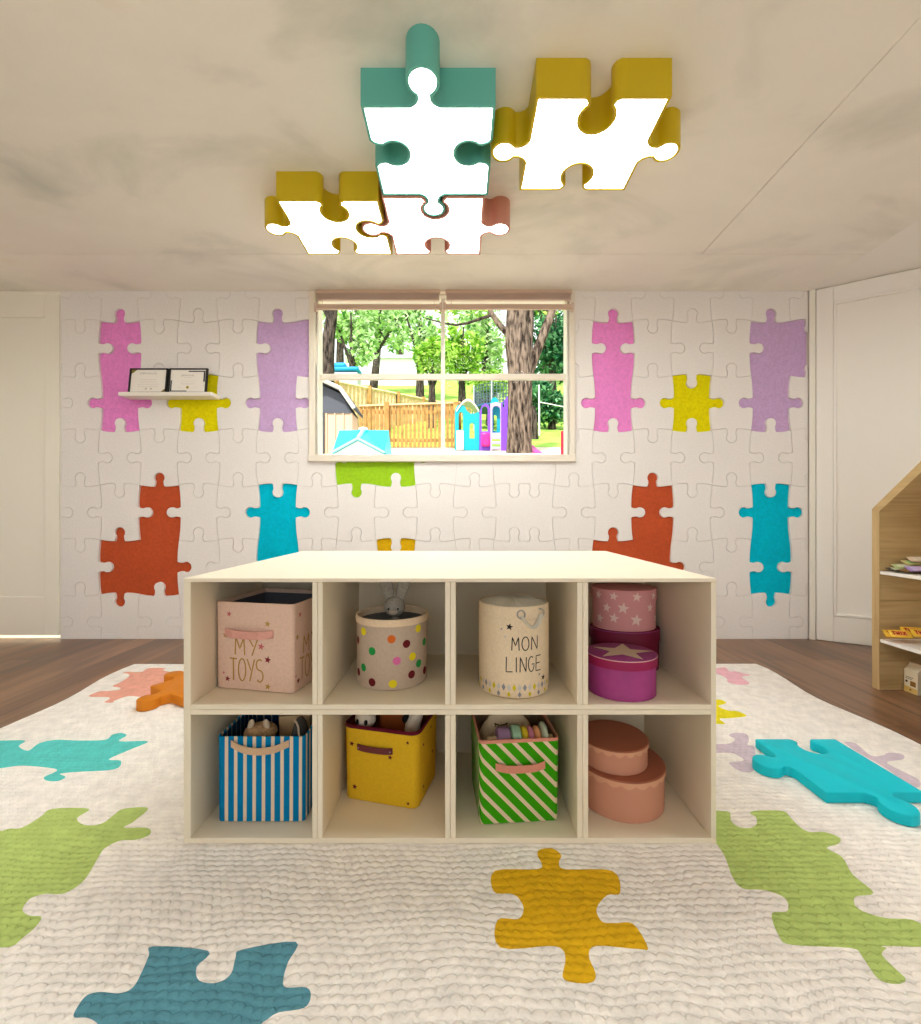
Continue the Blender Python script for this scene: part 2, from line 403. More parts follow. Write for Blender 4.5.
COLOURED_R = {(0, 1), (0, 2), (2, 2), (4, 1), (4, 2), (5, 1), (1, 4), (1, 5), (0, 5), (4, 4), (4, 5)}
X0R = PX(593.6)
for x0, par, cols, xa, xb, skip in ((XL, 0, range(-1, 13), XL, XS, COLOURED_L), (X0R, 1, range(-3, 8), XS, XR, COLOURED_R)):
    for c in cols:
        for r in range(-1, 8):
            if (c, r) in skip: continue
            raw = grid_piece(x0, par, c, r); p = offset(raw, .0011)
            x_ = [q[0] for q in p]; z_ = [q[1] for q in p]
            inside = min(x_) >= xa and max(x_) <= xb and min(z_) >= FL and max(z_) <= CEIL
            win = max(x_) > WX0 and min(x_) < WX1 and max(z_) > WZ0
            if inside and not win:
                mb.rings(ccw(p), [(0, -.016), (0, -.001), (.0012, 0)], tile, cap0=False, fn=lambda x, y, h: (x, YW-h, y)); continue
            parts = [p]
            for ax, v, less in ((0, xa, False), (0, xb, True), (1, FL, False), (1, CEIL, True)):
                parts = [clip(q, ax, v, less) for q in parts if len(q) > 2]
            if win:
                new = []
                for q in parts:
                    if len(q) < 3: continue
                    new.append(clip(q, 0, WX0, True)); new.append(clip(q, 0, WX1, False))
                    mid = clip(clip(q, 0, WX0, False), 0, WX1, True) if len(q) > 2 else []
                    if len(mid) > 2: new.append(clip(mid, 1, WZ0, True))
                parts = new
            for q in parts:
                if len(q) > 2 and abs(area(q)) > 1e-5: mb.rings(ccw(q), [(0, -.016), (0, 0)], tile, cap0=False, fn=lambda x, y, h: (x, YW-h, y))
wall_far = tag(mb.build('wall_back', smooth=25), 'white far wall covered in jigsaw shaped panels', 'wall', kind='structure')

# left door, closed, in the far wall
door_white = mat('cream_door_paint', (244, 239, 226), .5)
d1 = empty('door_1', (0, 0, 0), label='cream panelled door beside the puzzle wall', cat='door', kind='structure')
mb = MB(); zb = PZ(634.8); zt = PZ(294.5); yx = YW-.006
mb.span((-3.6, yx+.010, zb), (XL+.0005, yx+.022, zt), door_white)
mb.span((PX(45.5), yx, zb), (XL-.004, yx+.02, zt), door_white); mb.span((-3.6, yx, zb), (-3.5, yx+.02, zt), door_white)
mb.span((-3.5, yx, PZ(317.5)), (PX(45.5), yx+.02, zt), door_white); mb.span((-3.5, yx, zb), (PX(45.5), yx+.02, PZ(596.7)), door_white)
mb.build('door_panel', d1, bevel=.003)
mb = MB(); mb.span((-3.6, YW-.002, zt+.003), (XL-.001, YW+.12, CEIL), door_white); mb.build('door_head', d1, bevel=.002)
# lit corridor behind the gap under that door
mb = MB(); mb.span((-3.7, YW+.018, FL), (XL, YW+1.2, FL+.004), white_trim); tag(mb.build('floor', smooth=0), 'bright corridor floor seen under the cream door', 'floor', kind='structure')
mb = MB()
mb.span((-3.75, YW+1.2, FL-.02), (XL+.1, YW+1.25, CEIL), white_wall); mb.span((-3.75, YW, FL-.02), (-3.7, YW+1.25, CEIL), white_wall)
mb.span((XL+.05, YW+.15, FL-.02), (XL+.1, YW+1.25, CEIL), white_wall); mb.span((-3.75, YW+.13, CEIL-.04), (XL+.1, YW+1.25, CEIL), white_wall)
tag(mb.build('wall_corridor', smooth=0), 'corridor walls behind the cream door', 'wall', kind='structure')
al = bpy.data.lights.new('corridor_lamp', 'AREA'); al.energy = 700; al.size = .6; ao = bpy.data.objects.new('corridor_lamp', al); COL.objects.link(ao); ao.location = (-3.2, YW+.5, CEIL-.06)

# angled door on the right
ang = math.atan2(-.527, .85)
d2 = empty('door_2', (2.403, YW-.012, 0), ang, 'white panelled door set at an angle beside the puzzle wall', 'door', kind='structure')
mb = MB(); mb.span((0, 0, FL), (.035, .05, CEIL), white_trim); mb.build('door_jamb', d2, bevel=.003)
mb = MB(); dz = .004; W2 = 1.35
def LX(px):                                              # distance along the angled door at photo column px
    k = (px-CX)/F; return (k*(YW-.012)-2.403)/(.85+.527*k)
xs = LX(833.3)
mb.span((.038, .012, FL+dz), (W2, .05, CEIL-.008), white_wall)
mb.span((.038, 0, FL+dz), (xs, .02, CEIL-.008), white_wall); mb.span((W2-.15, 0, FL+dz), (W2, .02, CEIL-.008), white_wall)
mb.span((xs, 0, 2.285), (W2-.15, .02, CEIL-.008), white_wall); mb.span((xs, 0, FL+dz), (W2-.15, .02, .17), white_wall)
mb.build('door_panel', d2, bevel=.003)
mb = MB()
for a, b in (((xs, -.004, .17), (xs+.018, .014, 2.285)), ((xs, -.004, .17), (W2-.15, .014, .188)), ((xs, -.004, 2.267), (W2-.15, .014, 2.285))): mb.span(a, b, white_wall)
mb.build('panel_moulding', d2, bevel=.004)

# ------------------------------------------------------------------ window and blinds
frame_m = mat('ivory_window_paint', (236, 226, 210), .45)
win = empty('window_1', (0, YW, 0), label='wide four pane window over the playroom looking on the garden', cat='window', kind='structure')
mb = MB()
mb.span((PX(309.4), -.016, PZ(462)), (WX0, .02, CEIL-.002), frame_m); mb.span((WX1, -.016, PZ(462)), (PX(574.6), .02, CEIL-.002), frame_m)
mb.span((WX0, -.016, WZ1), (WX1, .02, CEIL-.002), frame_m)
mb.build('casing', win, bevel=.004)
mb = MB(); mb.span((PX(309.0), -.024, PZ(462)), (PX(575), .02, WZ0), frame_m); mb.build('sill', win, bevel=.004)
mb = MB(); mb.span((WX0-.001, .02, WZ0), (WX0+.012, .12, WZ1), white_trim); mb.span((WX1-.012, .02, WZ0), (WX1+.001, .12, WZ1), white_trim)
mb.span((WX0, .02, WZ1-.01), (WX1, .12, WZ1), white_trim); mb.span((WX0, .02, WZ0-.005), (WX1, .14, WZ0+.006), white_trim); mb.build('jamb', win, bevel=.002)
yw = YW+.085; k2 = yw/F
def QX(px): return (px-CX)*k2
def QZ(py): return EYE-(py-HY)*k2
sx0, sx1, mx0, mx1, rz0, rz1 = QX(320.5), QX(565.6), QX(441), QX(445), QZ(380), QZ(374.6)
mb = MB()
mb.span((WX0, .075, WZ0), (sx0, .105, WZ1), white_trim); mb.span((sx1, .075, WZ0), (WX1, .105, WZ1), white_trim)
mb.span((sx0, .075, WZ0), (sx1, .105, QZ(454.6)), white_trim); mb.span((sx0, .075, QZ(296)), (sx1, .105, WZ1), white_trim); mb.build('sash_frame', win, bevel=.002)
mb = MB(); mb.span((mx0, .07, QZ(454.6)), (mx1, .10, QZ(296)), white_trim); mb.build('mullion', win, bevel=.002)
mb = MB(); mb.span((sx0, .066, rz0), (sx1, .10, rz1), frame_m); mb.build('meeting_rail', win, bevel=.002)
gl = glass_mat()
for xa, xb in ((sx0, mx0), (mx1, sx1)):
    for za, zb_ in ((QZ(454.6), rz0), (rz1, QZ(296))):
        mb = MB(); mb.span((xa, .086, za), (xb, .09, zb_), gl); mb.build('pane', win, smooth=0)

blind_m = mat('dusty_pink_blind_slats', (214, 190, 176), .5); rail_m = mat('beige_blind_rail', (205, 178, 158), .45)
yb = YW-.035; kb = yb/F
def BX(px): return (px-CX)*kb
def BZ(py): return EYE-(py-HY)*kb
for i, (pa, pb, lab) in enumerate(((314.5, 442.2, 'raised dusty pink venetian blind over the shed side of the window'), (443.4, 573.5, 'raised dusty pink venetian blind over the tree trunk side of the window'))):
    b = empty('window_blind', (0, yb, 0), label=lab, cat='blind', group='raised blinds at the garden window')
    mb = MB(); mb.span((BX(pa+2), -.016, BZ(294)), (BX(pb-2), .017, BZ(290.6)), rail_m); mb.build('headrail', b, bevel=.002)
    mb = MB()
    for k in range(7):
        z = BZ(294.3+k*1.0); mb.box(((BX(pa+3)+BX(pb-3))/2, 0, z), (BX(pb-3)-BX(pa+3), .026, .0022), blind_m)
    mb.build('slat_stack', b, smooth=0)
    mb = MB(); mb.rings(rrect(BZ(304.6)-BZ(309.6), .024, .006), [(0, BX(pa)), (0, BX(pb))], rail_m, fn=lambda x, y, h: (h, y, x+BZ(307.1))); mb.build('bottom_rail', b)
    for px in (pa, pb):
        mb = MB(); s_ = 1 if px == pa else -1; mb.span((BX(px), -.017, BZ(311)), (BX(px+2.6*s_), .019, BZ(303.4)), blind_m); mb.build('end_bracket', b, bevel=.003)
    for px in (pa+8, pb-8):
        mb = MB(); mb.tube([(BX(px), 0, BZ(305)), (BX(px), 0, BZ(300))], .0015, rail_m, 6); mb.build('cord', b)

# ------------------------------------------------------------------ coloured felt puzzle panels on the wall
def union_loop(x0, par, cells):
    segs = {}
    key = lambda p: (round(p[0], 4), round(p[1], 4))
    for c, r in cells:
        V = (c+par+r) % 2 == 0; s = 1 if V else -1
        xa, xb = x0+c*CW, x0+(c+1)*CW; zb = PZ(320.8+54.75*r); za = zb+CH
        q = [(xa, zb), (xb, zb), (xb, za), (xa, za)]; sg = (s, -s, s, -s)
        for i in range(4):
            a, b = q[i], q[(i+1) % 4]
            if (key(b), key(a)) in segs: del segs[(key(b), key(a))]
            else: segs[(key(a), key(b))] = side(a, b, sg[i], .5, **EDGE)
    nxt = {}
    for (a, b), pts in segs.items(): nxt.setdefault(a, []).append((b, pts))
    start = cur = next(iter(nxt)); loop = []; 
    while True:
        b, pts = nxt[cur].pop(0); loop += pts; cur = b
        if cur == start: break
    return loop
def felt(name, rgb): return mat(name, rgb, .95, .05, 60, .5, 260, spec=.08)
pink, lilac, yel, orng, cyan, lime = felt('pink_felt', (242, 144, 216)), felt('lilac_felt', (206, 172, 216)), felt('yellow_felt', (234, 222, 12)), felt('rust_orange_felt', (196, 86, 50)), felt('cyan_felt', (2, 194, 222)), felt('lime_felt', (158, 204, 40))
gold = felt('golden_yellow_felt', (224, 178, 20))
lft, rgt = 'wall', 'wall'
def soften(lp):
    out = []; n = len(lp)
    for i in range(n):
        a, p, c = Vector(lp[i-1]), Vector(lp[i]), Vector(lp[(i+1) % n])
        if (p-a).angle(c-p) > .8 and (p-a).cross(c-p) > 0:
            a2, c2 = p.lerp(a, .8), p.lerp(c, .8)
            for k in range(5): t = k/4; out.append(tuple(a2.lerp(p, t).lerp(p.lerp(c2, t), t)))
        else: out.append(lp[i])
    return out
FELTS = [
 (XL, 0, [(1, 1), (1, 2)], pink, 'tall pink jigsaw felt panel partly behind the certificate ledge'),
 (XL, 0, [(3, 2)], yel, 'yellow jigsaw felt panel half hidden by the certificate ledge'),
 (XL, 0, [(5, 1), (6, 1), (5, 2)], lilac, 'lilac jigsaw felt panel whose side is cut off by the window casing'),
 (XL, 0, [(2, 4), (2, 5), (1, 5)], orng, 'rust orange L shaped jigsaw felt panel fully visible near the cream door'),
 (XL, 0, [(5, 4), (5, 5)], cyan, 'cyan jigsaw felt panel above the far corner of the MY TOYS cubby'),
 (XL, 0, [(7, 3), (8, 3)], lime, 'lime green jigsaw felt panel directly under the window sill'),
 (XL, 0, [(8, 5)], gold, 'golden jigsaw felt panel just peeking over the storage unit'),
 (X0R, 1, [(0, 1), (0, 2)], pink, 'tall pink jigsaw felt panel standing clear beside the tree trunk end of the window'),
 (X0R, 1, [(2, 2)], yel, 'whole yellow jigsaw felt panel between pink and lilac panels'),
 (X0R, 1, [(4, 1), (4, 2), (5, 1)], lilac, 'lilac jigsaw felt panel running into the corner by the angled white door'),
 (X0R, 1, [(1, 4), (1, 5), (0, 5)], orng, 'rust orange jigsaw felt panel half hidden behind the storage unit'),
 (X0R, 1, [(4, 4), (4, 5)], cyan, 'cyan jigsaw felt panel low on the wall by the angled white door'),
]
for x0, par, cells, m, lab in FELTS:
    p = ccw(offset(soften(union_loop(x0, par, cells)), .0005)); mb = MB()
    lo = min(q[0] for q in p) < WX1 and max(q[0] for q in p) > WX0 and max(q[1] for q in p) > WZ0
    fn = lambda x, y, h: (x, YW-h, y)
    lev = [(0, -.0158), (0, -.0150), (.0020, -.0135), (.0042, -.0128)]
    if lo or max(q[0] for q in p) > XR:
        if max(q[0] for q in p) > XR: p = clip(p, 0, XR-.001, True)
        elif cells[0] == (5, 1): p = clip(p, 0, WX0-.001, True)
        else: p = clip(p, 1, WZ0-.001, True)
        lev = [(0, -.0158), (0, -.0128)]; p = ccw(p)
    mb.rings(p, lev, m, cap0=False, cap1=False, fn=fn)
    cdt(mb, offset(p, lev[-1][0]), [], lambda x, y: fn(x, y, lev[-1][1]), [m]); bmesh.ops.remove_doubles(mb.bm, verts=mb.bm.verts, dist=.00005)
    tag(mb.build('felt_puzzle_panel', smooth=20), lab, 'wall panel', 'coloured felt jigsaw panels on the wall')

# ------------------------------------------------------------------ ceiling puzzle lights
ZB = 2.269
diff_m = emis('lit_white_diffuser', LAMP_COL, LAMP)
def lamp(x0, x1, y0, y1, sides, cs, rgb, label, dx=0, dy=0, rr=None):
    cx, cy = (x0+x1)/2, (y0+y1)/2
    o = empty('puzzle_ceiling_light', (cx+dx, cy+dy, ZB), 0, label, 'ceiling light', 'jigsaw ceiling lights')
    out = ccw(piece(x0-cx, x1-cx, y0-cy, y1-cy, sides, cs, gap=.004, rr=rr, r=.053, length=.138, neck=.031, dip=0, flare=.016, n=20))
    m = mat('lamp_shell_%d_%d_%d' % rgb, rgb, .45)
    mb = MB(); mb.rings(out, [(.002, CEIL-ZB), (.002, .002), (.004, 0), (.012, 0), (.013, .006)], m, cap0=True, cap1=False); mb.build('housing', o, smooth=40)
    mb = MB(); mb.rings(out, [(.0125, .006), (.0125, .003)], diff_m); mb.build('diffuser', o, smooth=0)['label'] = 'glowing white diffuser'
    return o
TEAL, GOLD, ROSE = (100, 186, 172), (206, 178, 8), (214, 150, 132)
LAMPS = [
 (-.348, .124, 1.522, 1.955, (1, -1, 1, -1), (.475, .475, .525, .525), TEAL, 'teal jigsaw ceiling light with a tab pointing into the room', 0, 0, (.058, .046, .054, .046)),
 (.255, .719, 1.489, 1.926, (-1, 1, -1, 1), (.5, .53, .5, .47), GOLD, 'bigger looking yellow jigsaw ceiling light beside the teal one'),
 (-.833, -.368, 1.981, 2.40, (-1, -1, -1, 1), (.52, .49, .52, .51), GOLD, 'yellow jigsaw ceiling light touching the rose one, farther from the teal tab'),
 (-.354, .110, 1.960, 2.40, (-1, 1, -1, 1), (.508, .514, .5, .486), ROSE, 'rose pink jigsaw ceiling light nearest the window'),
]
for a in LAMPS: lamp(*a)
# lamps added overhead, out of view, to brighten the side walls and doors
lamp(*LAMPS[0][:6], TEAL, 'added teal jigsaw ceiling light, unseen, brightening the cream door', -2.0, -.78)
lamp(*LAMPS[1][:6], GOLD, 'added yellow jigsaw ceiling light, unseen, brightening the house shelf side', 1.55, -.76)
lamp(*LAMPS[1][:6], GOLD, 'added yellow jigsaw ceiling light, unseen, brightening the cream door wall', -3.55, -.76)
lamp(*LAMPS[3][:6], ROSE, 'added rose jigsaw ceiling light, unseen, brightening the angled door', 2.95, -1.22)

# ------------------------------------------------------------------ rug with printed puzzle motifs
def g_(pts): return [G(*p) for p in pts]
def z8(p): return [(x*.3752, 640+y*.375) for x, y in p]
def zr(p, ox, oy, s): return [(ox+x*s, oy+y*s) for x, y in p]
aqua_r, lime_r, blue_r, yel_r, peach_r, rose_r, lemon_r, lil_r = (96, 206, 200), (184, 206, 118), (92, 150, 166), (230, 180, 28), (240, 174, 154), (244, 192, 204), (236, 222, 40), (216, 198, 208)
MOT = [
 (aqua_r, z8([(-60, 268), (0, 268), (66, 268), (50, 283), (75, 295), (105, 275), (150, 266), (210, 268), (280, 266), (300, 252), (325, 248), (337, 255), (318, 270), (395, 270), (345, 293), (290, 318), (322, 322), (305, 345), (200, 352), (160, 357), (175, 365), (155, 376), (125, 375), (118, 365), (150, 350), (140, 342), (60, 335), (0, 342), (-60, 343)])),
 (lime_r, z8([(-70, 520), (0, 510), (25, 503), (60, 500), (110, 470), (140, 450), (237, 450), (205, 475), (225, 493), (270, 490), (305, 465), (330, 450), (395, 448), (355, 485), (330, 500), (385, 500), (402, 508), (395, 522), (360, 533), (320, 535), (280, 555), (265, 575), (225, 640), (180, 672), (150, 678), (120, 677), (80, 690), (60, 720), (80, 735), (110, 738), (95, 765), (60, 795), (35, 815), (0, 820), (-90, 815), (-120, 640)])),
 (blue_r, zr([(205, 255), (325, 265), (300, 300), (305, 330), (345, 335), (375, 315), (385, 280), (400, 262), (517, 245), (500, 290), (490, 325), (495, 345), (540, 345), (550, 365), (535, 390), (480, 400), (455, 415), (440, 430), (450, 470), (380, 500), (230, 500), (100, 470), (85, 428), (60, 412), (30, 410), (40, 385), (60, 362), (90, 355), (130, 358), (160, 345), (180, 310), (195, 275)], 60, 830, .456)),
 (yel_r, zr([(105, 78), (185, 75), (195, 65), (187, 50), (190, 38), (215, 35), (232, 48), (228, 62), (240, 75), (330, 78), (345, 120), (320, 125), (300, 150), (310, 175), (335, 178), (370, 180), (398, 225), (380, 228), (300, 222), (285, 240), (298, 275), (290, 292), (255, 292), (235, 282), (240, 250), (235, 230), (210, 222), (115, 225), (110, 172), (150, 170), (160, 150), (150, 130), (135, 122), (103, 118)], 440, 830, .5223)),
 (lime_r, [(700, 812), (722.6, 811), (730, 813), (731, 820.6), (739, 827), (750, 828), (756.5, 824), (755.7, 817), (750, 813), (758, 810.5), (783, 811), (790, 817), (800, 827), (810, 832), (825, 832), (840, 838), (838, 844), (827, 848)] + zr([(770, 52), (790, 85), (830, 120), (795, 128), (800, 150), (850, 168), (905, 172), (940, 195), (950, 222), (850, 222), (855, 226), (846, 238), (868, 262), (892, 286), (872, 295), (838, 284), (808, 242), (786, 226), (675, 220), (650, 205), (635, 160), (665, 155), (660, 130), (620, 115), (580, 112), (560, 90), (545, 50), (525, 22), (505, 12)], 440, 830, .5223)),
 (peach_r, zr([(430, 322), (480, 298), (530, 295), (575, 290), (582, 280), (545, 272), (580, 255), (625, 225), (620, 212), (597, 208), (620, 203), (685, 203), (720, 185), (800, 185), (790, 195), (830, 207), (835, 235), (790, 265), (775, 310), (700, 325), (625, 320), (560, 340), (545, 352), (505, 350), (530, 335), (520, 325)], 0, 630, .2063)),
 (rose_r, zr([(-40, 120), (5, 125), (45, 122), (65, 140), (90, 140), (130, 150), (158, 158), (120, 165), (155, 195), (110, 200), (60, 190), (50, 170), (5, 150), (-40, 150)], 715, 640, .2237)),
 (lemon_r, zr([(-50, 265), (0, 265), (30, 268), (50, 282), (15, 295), (60, 315), (100, 318), (140, 340), (60, 350), (20, 352), (45, 375), (0, 375), (-50, 375)], 715, 640, .2237)),
 (lil_r, zr([(60, 415), (105, 415), (160, 412), (180, 395), (155, 380), (180, 370), (225, 375), (235, 400), (228, 418), (255, 425), (262, 470), (255, 520), (205, 525), (155, 492), (180, 485), (215, 480), (190, 460), (160, 450), (105, 450), (60, 450)], 690, 640, .2508)),
 (lil_r, zr([(615, 410), (660, 412), (720, 460), (770, 460), (790, 450), (845, 455), (850, 475), (790, 485), (800, 500), (900, 550), (921, 575), (900, 590), (880, 580), (770, 505), (690, 460)], 690, 640, .2508)),
]
def wav(x): return .022*math.sin(x*5.3)+.010*math.sin(x*11+1)
ro = []
for k in range(40): t = k/40; y = -.6+3.113*t; ro.append((1.69+wav(y), y))
for k in range(40): t = k/40; x = 1.69-3.53*t; ro.append((x, 2.513+.3*wav(x)))
for k in range(40): t = k/40; y = 2.513-3.113*t; ro.append((-1.845+wav(y+2), y))
for k in range(20): t = k/20; ro.append((-1.845+3.53*t, -.6))
mb = MB(); knits = [knit_mat('cream_knit', (246, 240, 232))]; loops = []
for i, (rgb, pp) in enumerate(MOT):
    knits.append(knit_mat('knit_%d_%d_%d' % rgb, rgb)); loops.append(smooth_loop(g_(pp), 4))
cdt(mb, ro, loops, lambda x, y: (x, y, 0), knits)
a = [mb.bm.verts.new((p[0], p[1], 0)) for p in ro]; b = [mb.bm.verts.new((p[0], p[1], FL+.0004)) for p in ro]
for i in range(len(ro)): mb.face([a[i-1], a[i], b[i], b[i-1]], knits[0])
tag(mb.build('rug', smooth=0), 'large cream knitted rug printed with pastel jigsaw shapes', 'rug')

# ------------------------------------------------------------------ storage unit
unit_m = mat('cream_lacquered_board', (234, 223, 200), .45)
UX0, UX1, UY0, UY1, UZ = -.7166, .662, 1.1378, 2.006, .6875
u = empty('storage_unit', (0, 0, 0), label='cream eight cubby storage unit standing in the middle of the rug', cat='shelf unit')
def upart(nm, a, b, bev=.0018):
    c = [(a[i]+b[i])/2 for i in range(3)]; mb = MB(); mb.span([a[i]-c[i] for i in range(3)], [b[i]-c[i] for i in range(3)], unit_m)
    return mb.build(nm, u, loc=c, bevel=bev, smooth=0)
def UPX(px): return (px-CX)*UY0/F
def UPZ(py): return EYE-(py-HY)*UY0/F
upart('top_panel', (UX0, UY0, UPZ(582.2)), (UX1, UY1, UZ))
upart('base_panel', (UX0, UY0, .0005), (UX1, UY1, UPZ(838.4)))
upart('side_panel', (UX0, UY0, UPZ(838.4)), (UPX(190.6), UY1, UPZ(582.2))); upart('side_panel', (UPX(711.2), UY0, UPZ(838.4)), (UX1, UY1, UPZ(582.2)))
zs0, zs1 = UPZ(715), UPZ(704.8); zm = (zs0+zs1)/2; DV = [(312, 322.5), (445, 455.7), (577.3, 588.4)]
for pa, pb in DV:
    xm = (UPX(pa)+UPX(pb))/2
    for za, zb_ in ((UPZ(838.4), zs0), (zs1, UPZ(582.2))):
        upart('divider', (UPX(pa), UY0+.0005, za), (xm-.0002, UY1, zb_)); upart('divider', (xm+.0002, UY0+.0005, za), (UPX(pb), UY1, zb_))
upart('shelf', (UPX(190.6), UY0+.0003, zs0), (UPX(711.2), UY1, zm-.0002)); upart('shelf', (UPX(190.6), UY0+.0003, zm+.0002), (UPX(711.2), UY1, zs1))
xe = [UPX(190.6)]+[UPX(v) for d in DV for v in d]+[UPX(711.2)]
for r_, (za, zb_) in enumerate(((UPZ(838.4), zs0), (zs1, UPZ(582.2)))):
    for c_ in range(4): upart('back_panel', (xe[2*c_], 1.552, za), (xe[2*c_+1], 1.566, zb_), 0)
ZR1, ZR2 = zs1+.0004, UPZ(838.4)+.0004                       # cubby floors

# ------------------------------------------------------------------ hand drawn lettering
def arc(cx, cy, rx, ry, a0, a1, n=10): return [(cx+rx*math.cos(math.radians(a0+(a1-a0)*k/n)), cy+ry*math.sin(math.radians(a0+(a1-a0)*k/n))) for k in range(n+1)]
GL = {
 'M': [[(0, 0), (.08, 1), (.5, .35), (.92, 1), (1, 0)]], 'Y': [[(0, 1), (.5, .5)], [(1, 1), (.35, 0)]], 'T': [[(0, 1), (1, .97)], [(.5, 1), (.5, 0)]],
 'O': [arc(.5, .5, .5, .5, 90, 450, 20)], 'S': [arc(.5, .76, .45, .24, 50, 270, 10)+arc(.5, .26, .45, .26, 90, -140, 10)],
 'N': [[(0, 0), (.05, 1), (.95, 0), (1, 1)]], 'L': [[(.05, 1), (0, 0), (1, .03)]], 'I': [[(.5, 1), (.5, 0)]],
 'G': [arc(.5, .5, .5, .5, 55, 360, 16)+[(.55, .48)]], 'E': [[(1, 1), (.05, 1), (0, 0), (1, 0)], [(.03, .5), (.8, .52)]],
 'W': [[(0, 1), (.22, 0), (.5, .7), (.78, 0), (1, 1)]], 'X': [[(0, 1), (1, 0)], [(1, 1), (0, 0)]],
 'A': [[(0, 0), (.5, 1), (1, 0)], [(.2, .4), (.8, .4)]], 'C': [arc(.5, .5, .5, .5, 50, 310, 14)], 'R': [[(0, 0), (0, 1)]+arc(.45, .75, .5, .25, 90, -90, 8)+[(0, .5)], [(.4, .5), (1, 0)]],
 'F': [[(1, 1), (0, 1), (0, 0)], [(0, .5), (.8, .5)]],
}
def write(mb, text, u0, v0, wd, ht, gap, stroke, fn, m, lift=.0007):
    u_ = u0
    for ch in text:
        ww = wd*(.45 if ch == 'I' else 1)
        if ch != ' ':
            for st in GL[ch]: mb.strip([(u_+p[0]*ww, v0+p[1]*ht) for p in st], stroke, fn, m, lift)
        u_ += ww+gap

# ------------------------------------------------------------------ baskets
def box_basket(wd, dp, ht, r, out_m, in_m, rim_m=None, rim_h=.008, taper=.0, floor_at=.03):
    rim_m = rim_m or out_m
    mb = MB(); o = rrect(wd, dp, r)
    mb.rings(o, [(taper+.006, 0, out_m), (taper+.001, .002, out_m), (taper, .008, out_m), (taper*.5, ht*.5, out_m), (0, ht-rim_h, out_m), (-.0006, ht-rim_h, rim_m), (-.0006, ht-.001, rim_m), (.002, ht, rim_m), (.004, ht-.001, rim_m), (.0045, ht-rim_h, rim_m), (.0045, ht-rim_h-.001, in_m), (.006+taper, floor_at, in_m)], out_m)
    return mb
def front_fn(wd, dp, taper=0, ht=1): return lambda u_, v, h: (u_, -dp/2-h+taper*(1-v/ht), v)
def right_fn(wd, dp, taper=0, ht=1): return lambda u_, v, h: (wd/2+h-taper*(1-v/ht), u_, v)
def strap(mb, x0, x1, z, drop, hgt, y, m, out=.006, n=16, thick=.002):
    """a sewn-on handle strap bowing forward from the face at y"""
    rows = []
    for k in range(n+1):
        t = k/n; s_ = math.sin(PI*t); x = x0+(x1-x0)*t; zz = z-drop*s_; yy = y-.0006-out*min(1, s_*1.6)
        rows.append([mb.bm.verts.new(p) for p in ((x, yy, zz-hgt/2), (x, yy, zz+hgt/2), (x, yy-thick, zz+hgt/2), (x, yy-thick, zz-hgt/2))])
    for a, b in zip(rows, rows[1:]):
        for k in range(4): mb.face([a[k], a[(k+1) % 4], b[(k+1) % 4], b[k]], m)
    mb.face(list(reversed(rows[0])), m); mb.face(rows[-1], m)

# MY TOYS basket
rose_f, slate_f = fabric('rose_canvas', (228, 196, 176)), fabric('slate_lining', (92, 92, 102))
gold_i, wine_i, coral_i = mat('gold_print', (180, 138, 60), .5), mat('wine_print', (128, 22, 40), .7), mat('coral_print', (200, 104, 104), .7)
W_, D_, H_ = .244, .228, .246
t = empty('toy_basket', (-.5535, 1.336, ZR1), math.radians(-11), 'pale pink canvas basket printed MY TOYS with gold letters and stars', 'basket', 'fabric storage baskets')
mb = box_basket(W_, D_, H_, .012, rose_f, slate_f, rose_f, .012, .002, .16)
ff, rf = front_fn(W_, D_, .002, H_), right_fn(W_, D_, .002, H_)
U = lambda x: (x-310)/560*W_
V = lambda z: (815-z)/650*H_
for fn, sh in ((ff, 0), (rf, -.005)):
    write(mb, 'MY', U(175)+sh, V(555), .030, .050, .012, .0040, fn, gold_i); write(mb, 'TOYS', U(135)+sh, V(745), .023, .062, .0045, .0040, fn, gold_i)
    for x, z, r_, m in ((132, 255, .009, coral_i), (408, 315, .010, gold_i), (104, 415, .009, gold_i), (362, 485, .011, coral_i), (408, 578, .011, wine_i), (90, 695, .005, coral_i), (118, 738, .009, wine_i), (408, 775, .010, gold_i)):
        mb.decal(star((U(x)+sh, V(z)), r_, .2), fn, m)
mb.build('basket_body', t, smooth=40)
mb = MB(); strap(mb, U(105), U(450), V(388), .004, .022, -D_/2-.0005, fabric('rose_strap', (222, 164, 150)), .010); mb.build('handle', t)

# spotted round basket and the rabbit standing in it
def round_basket(r, ht, out_m, in_m, rim_m, rim_h, seg=56):
    mb = MB(); mb.rings(circle(r, seg), [(.004, 0), (.0005, .002), (0, .006), (0, ht-rim_h), (-.003, ht-rim_h+.001, rim_m), (-.004, ht-rim_h*.5, rim_m), (-.003, ht-.002, rim_m), (.0, ht, rim_m), (.004, ht-.003, rim_m), (.005, ht-rim_h, rim_m), (.005, ht-rim_h-.002, in_m), (.008, .03, in_m)], out_m)
    return mb
def cyl_fn(r): return lambda u_, v, h: ((r+h)*math.sin(u_/r), -(r+h)*math.cos(u_/r), v)
lin_f, cream_f, grey_f = fabric('natural_linen', (196, 176, 156)), fabric('cream_cotton', (236, 212, 180)), fabric('grey_lining', (120, 116, 110))
RB, HB = .1045, .198
t = empty('spotted_basket', (-.206, 1.330, ZR1), .13, 'round linen basket covered in coloured felt spots with a cream rim', 'basket', 'fabric storage baskets')
mb = round_basket(RB, HB, lin_f, grey_f, cream_f, .021); fn = cyl_fn(RB)
DC = dict(y=mat('yellow_spot', (232, 214, 24), .9), m=mat('maroon_spot', (104, 14, 22), .9), g=mat('green_spot', (30, 146, 66), .9), o=mat('orange_spot', (216, 106, 34), .9), p=mat('pink_spot', (216, 108, 164), .9))
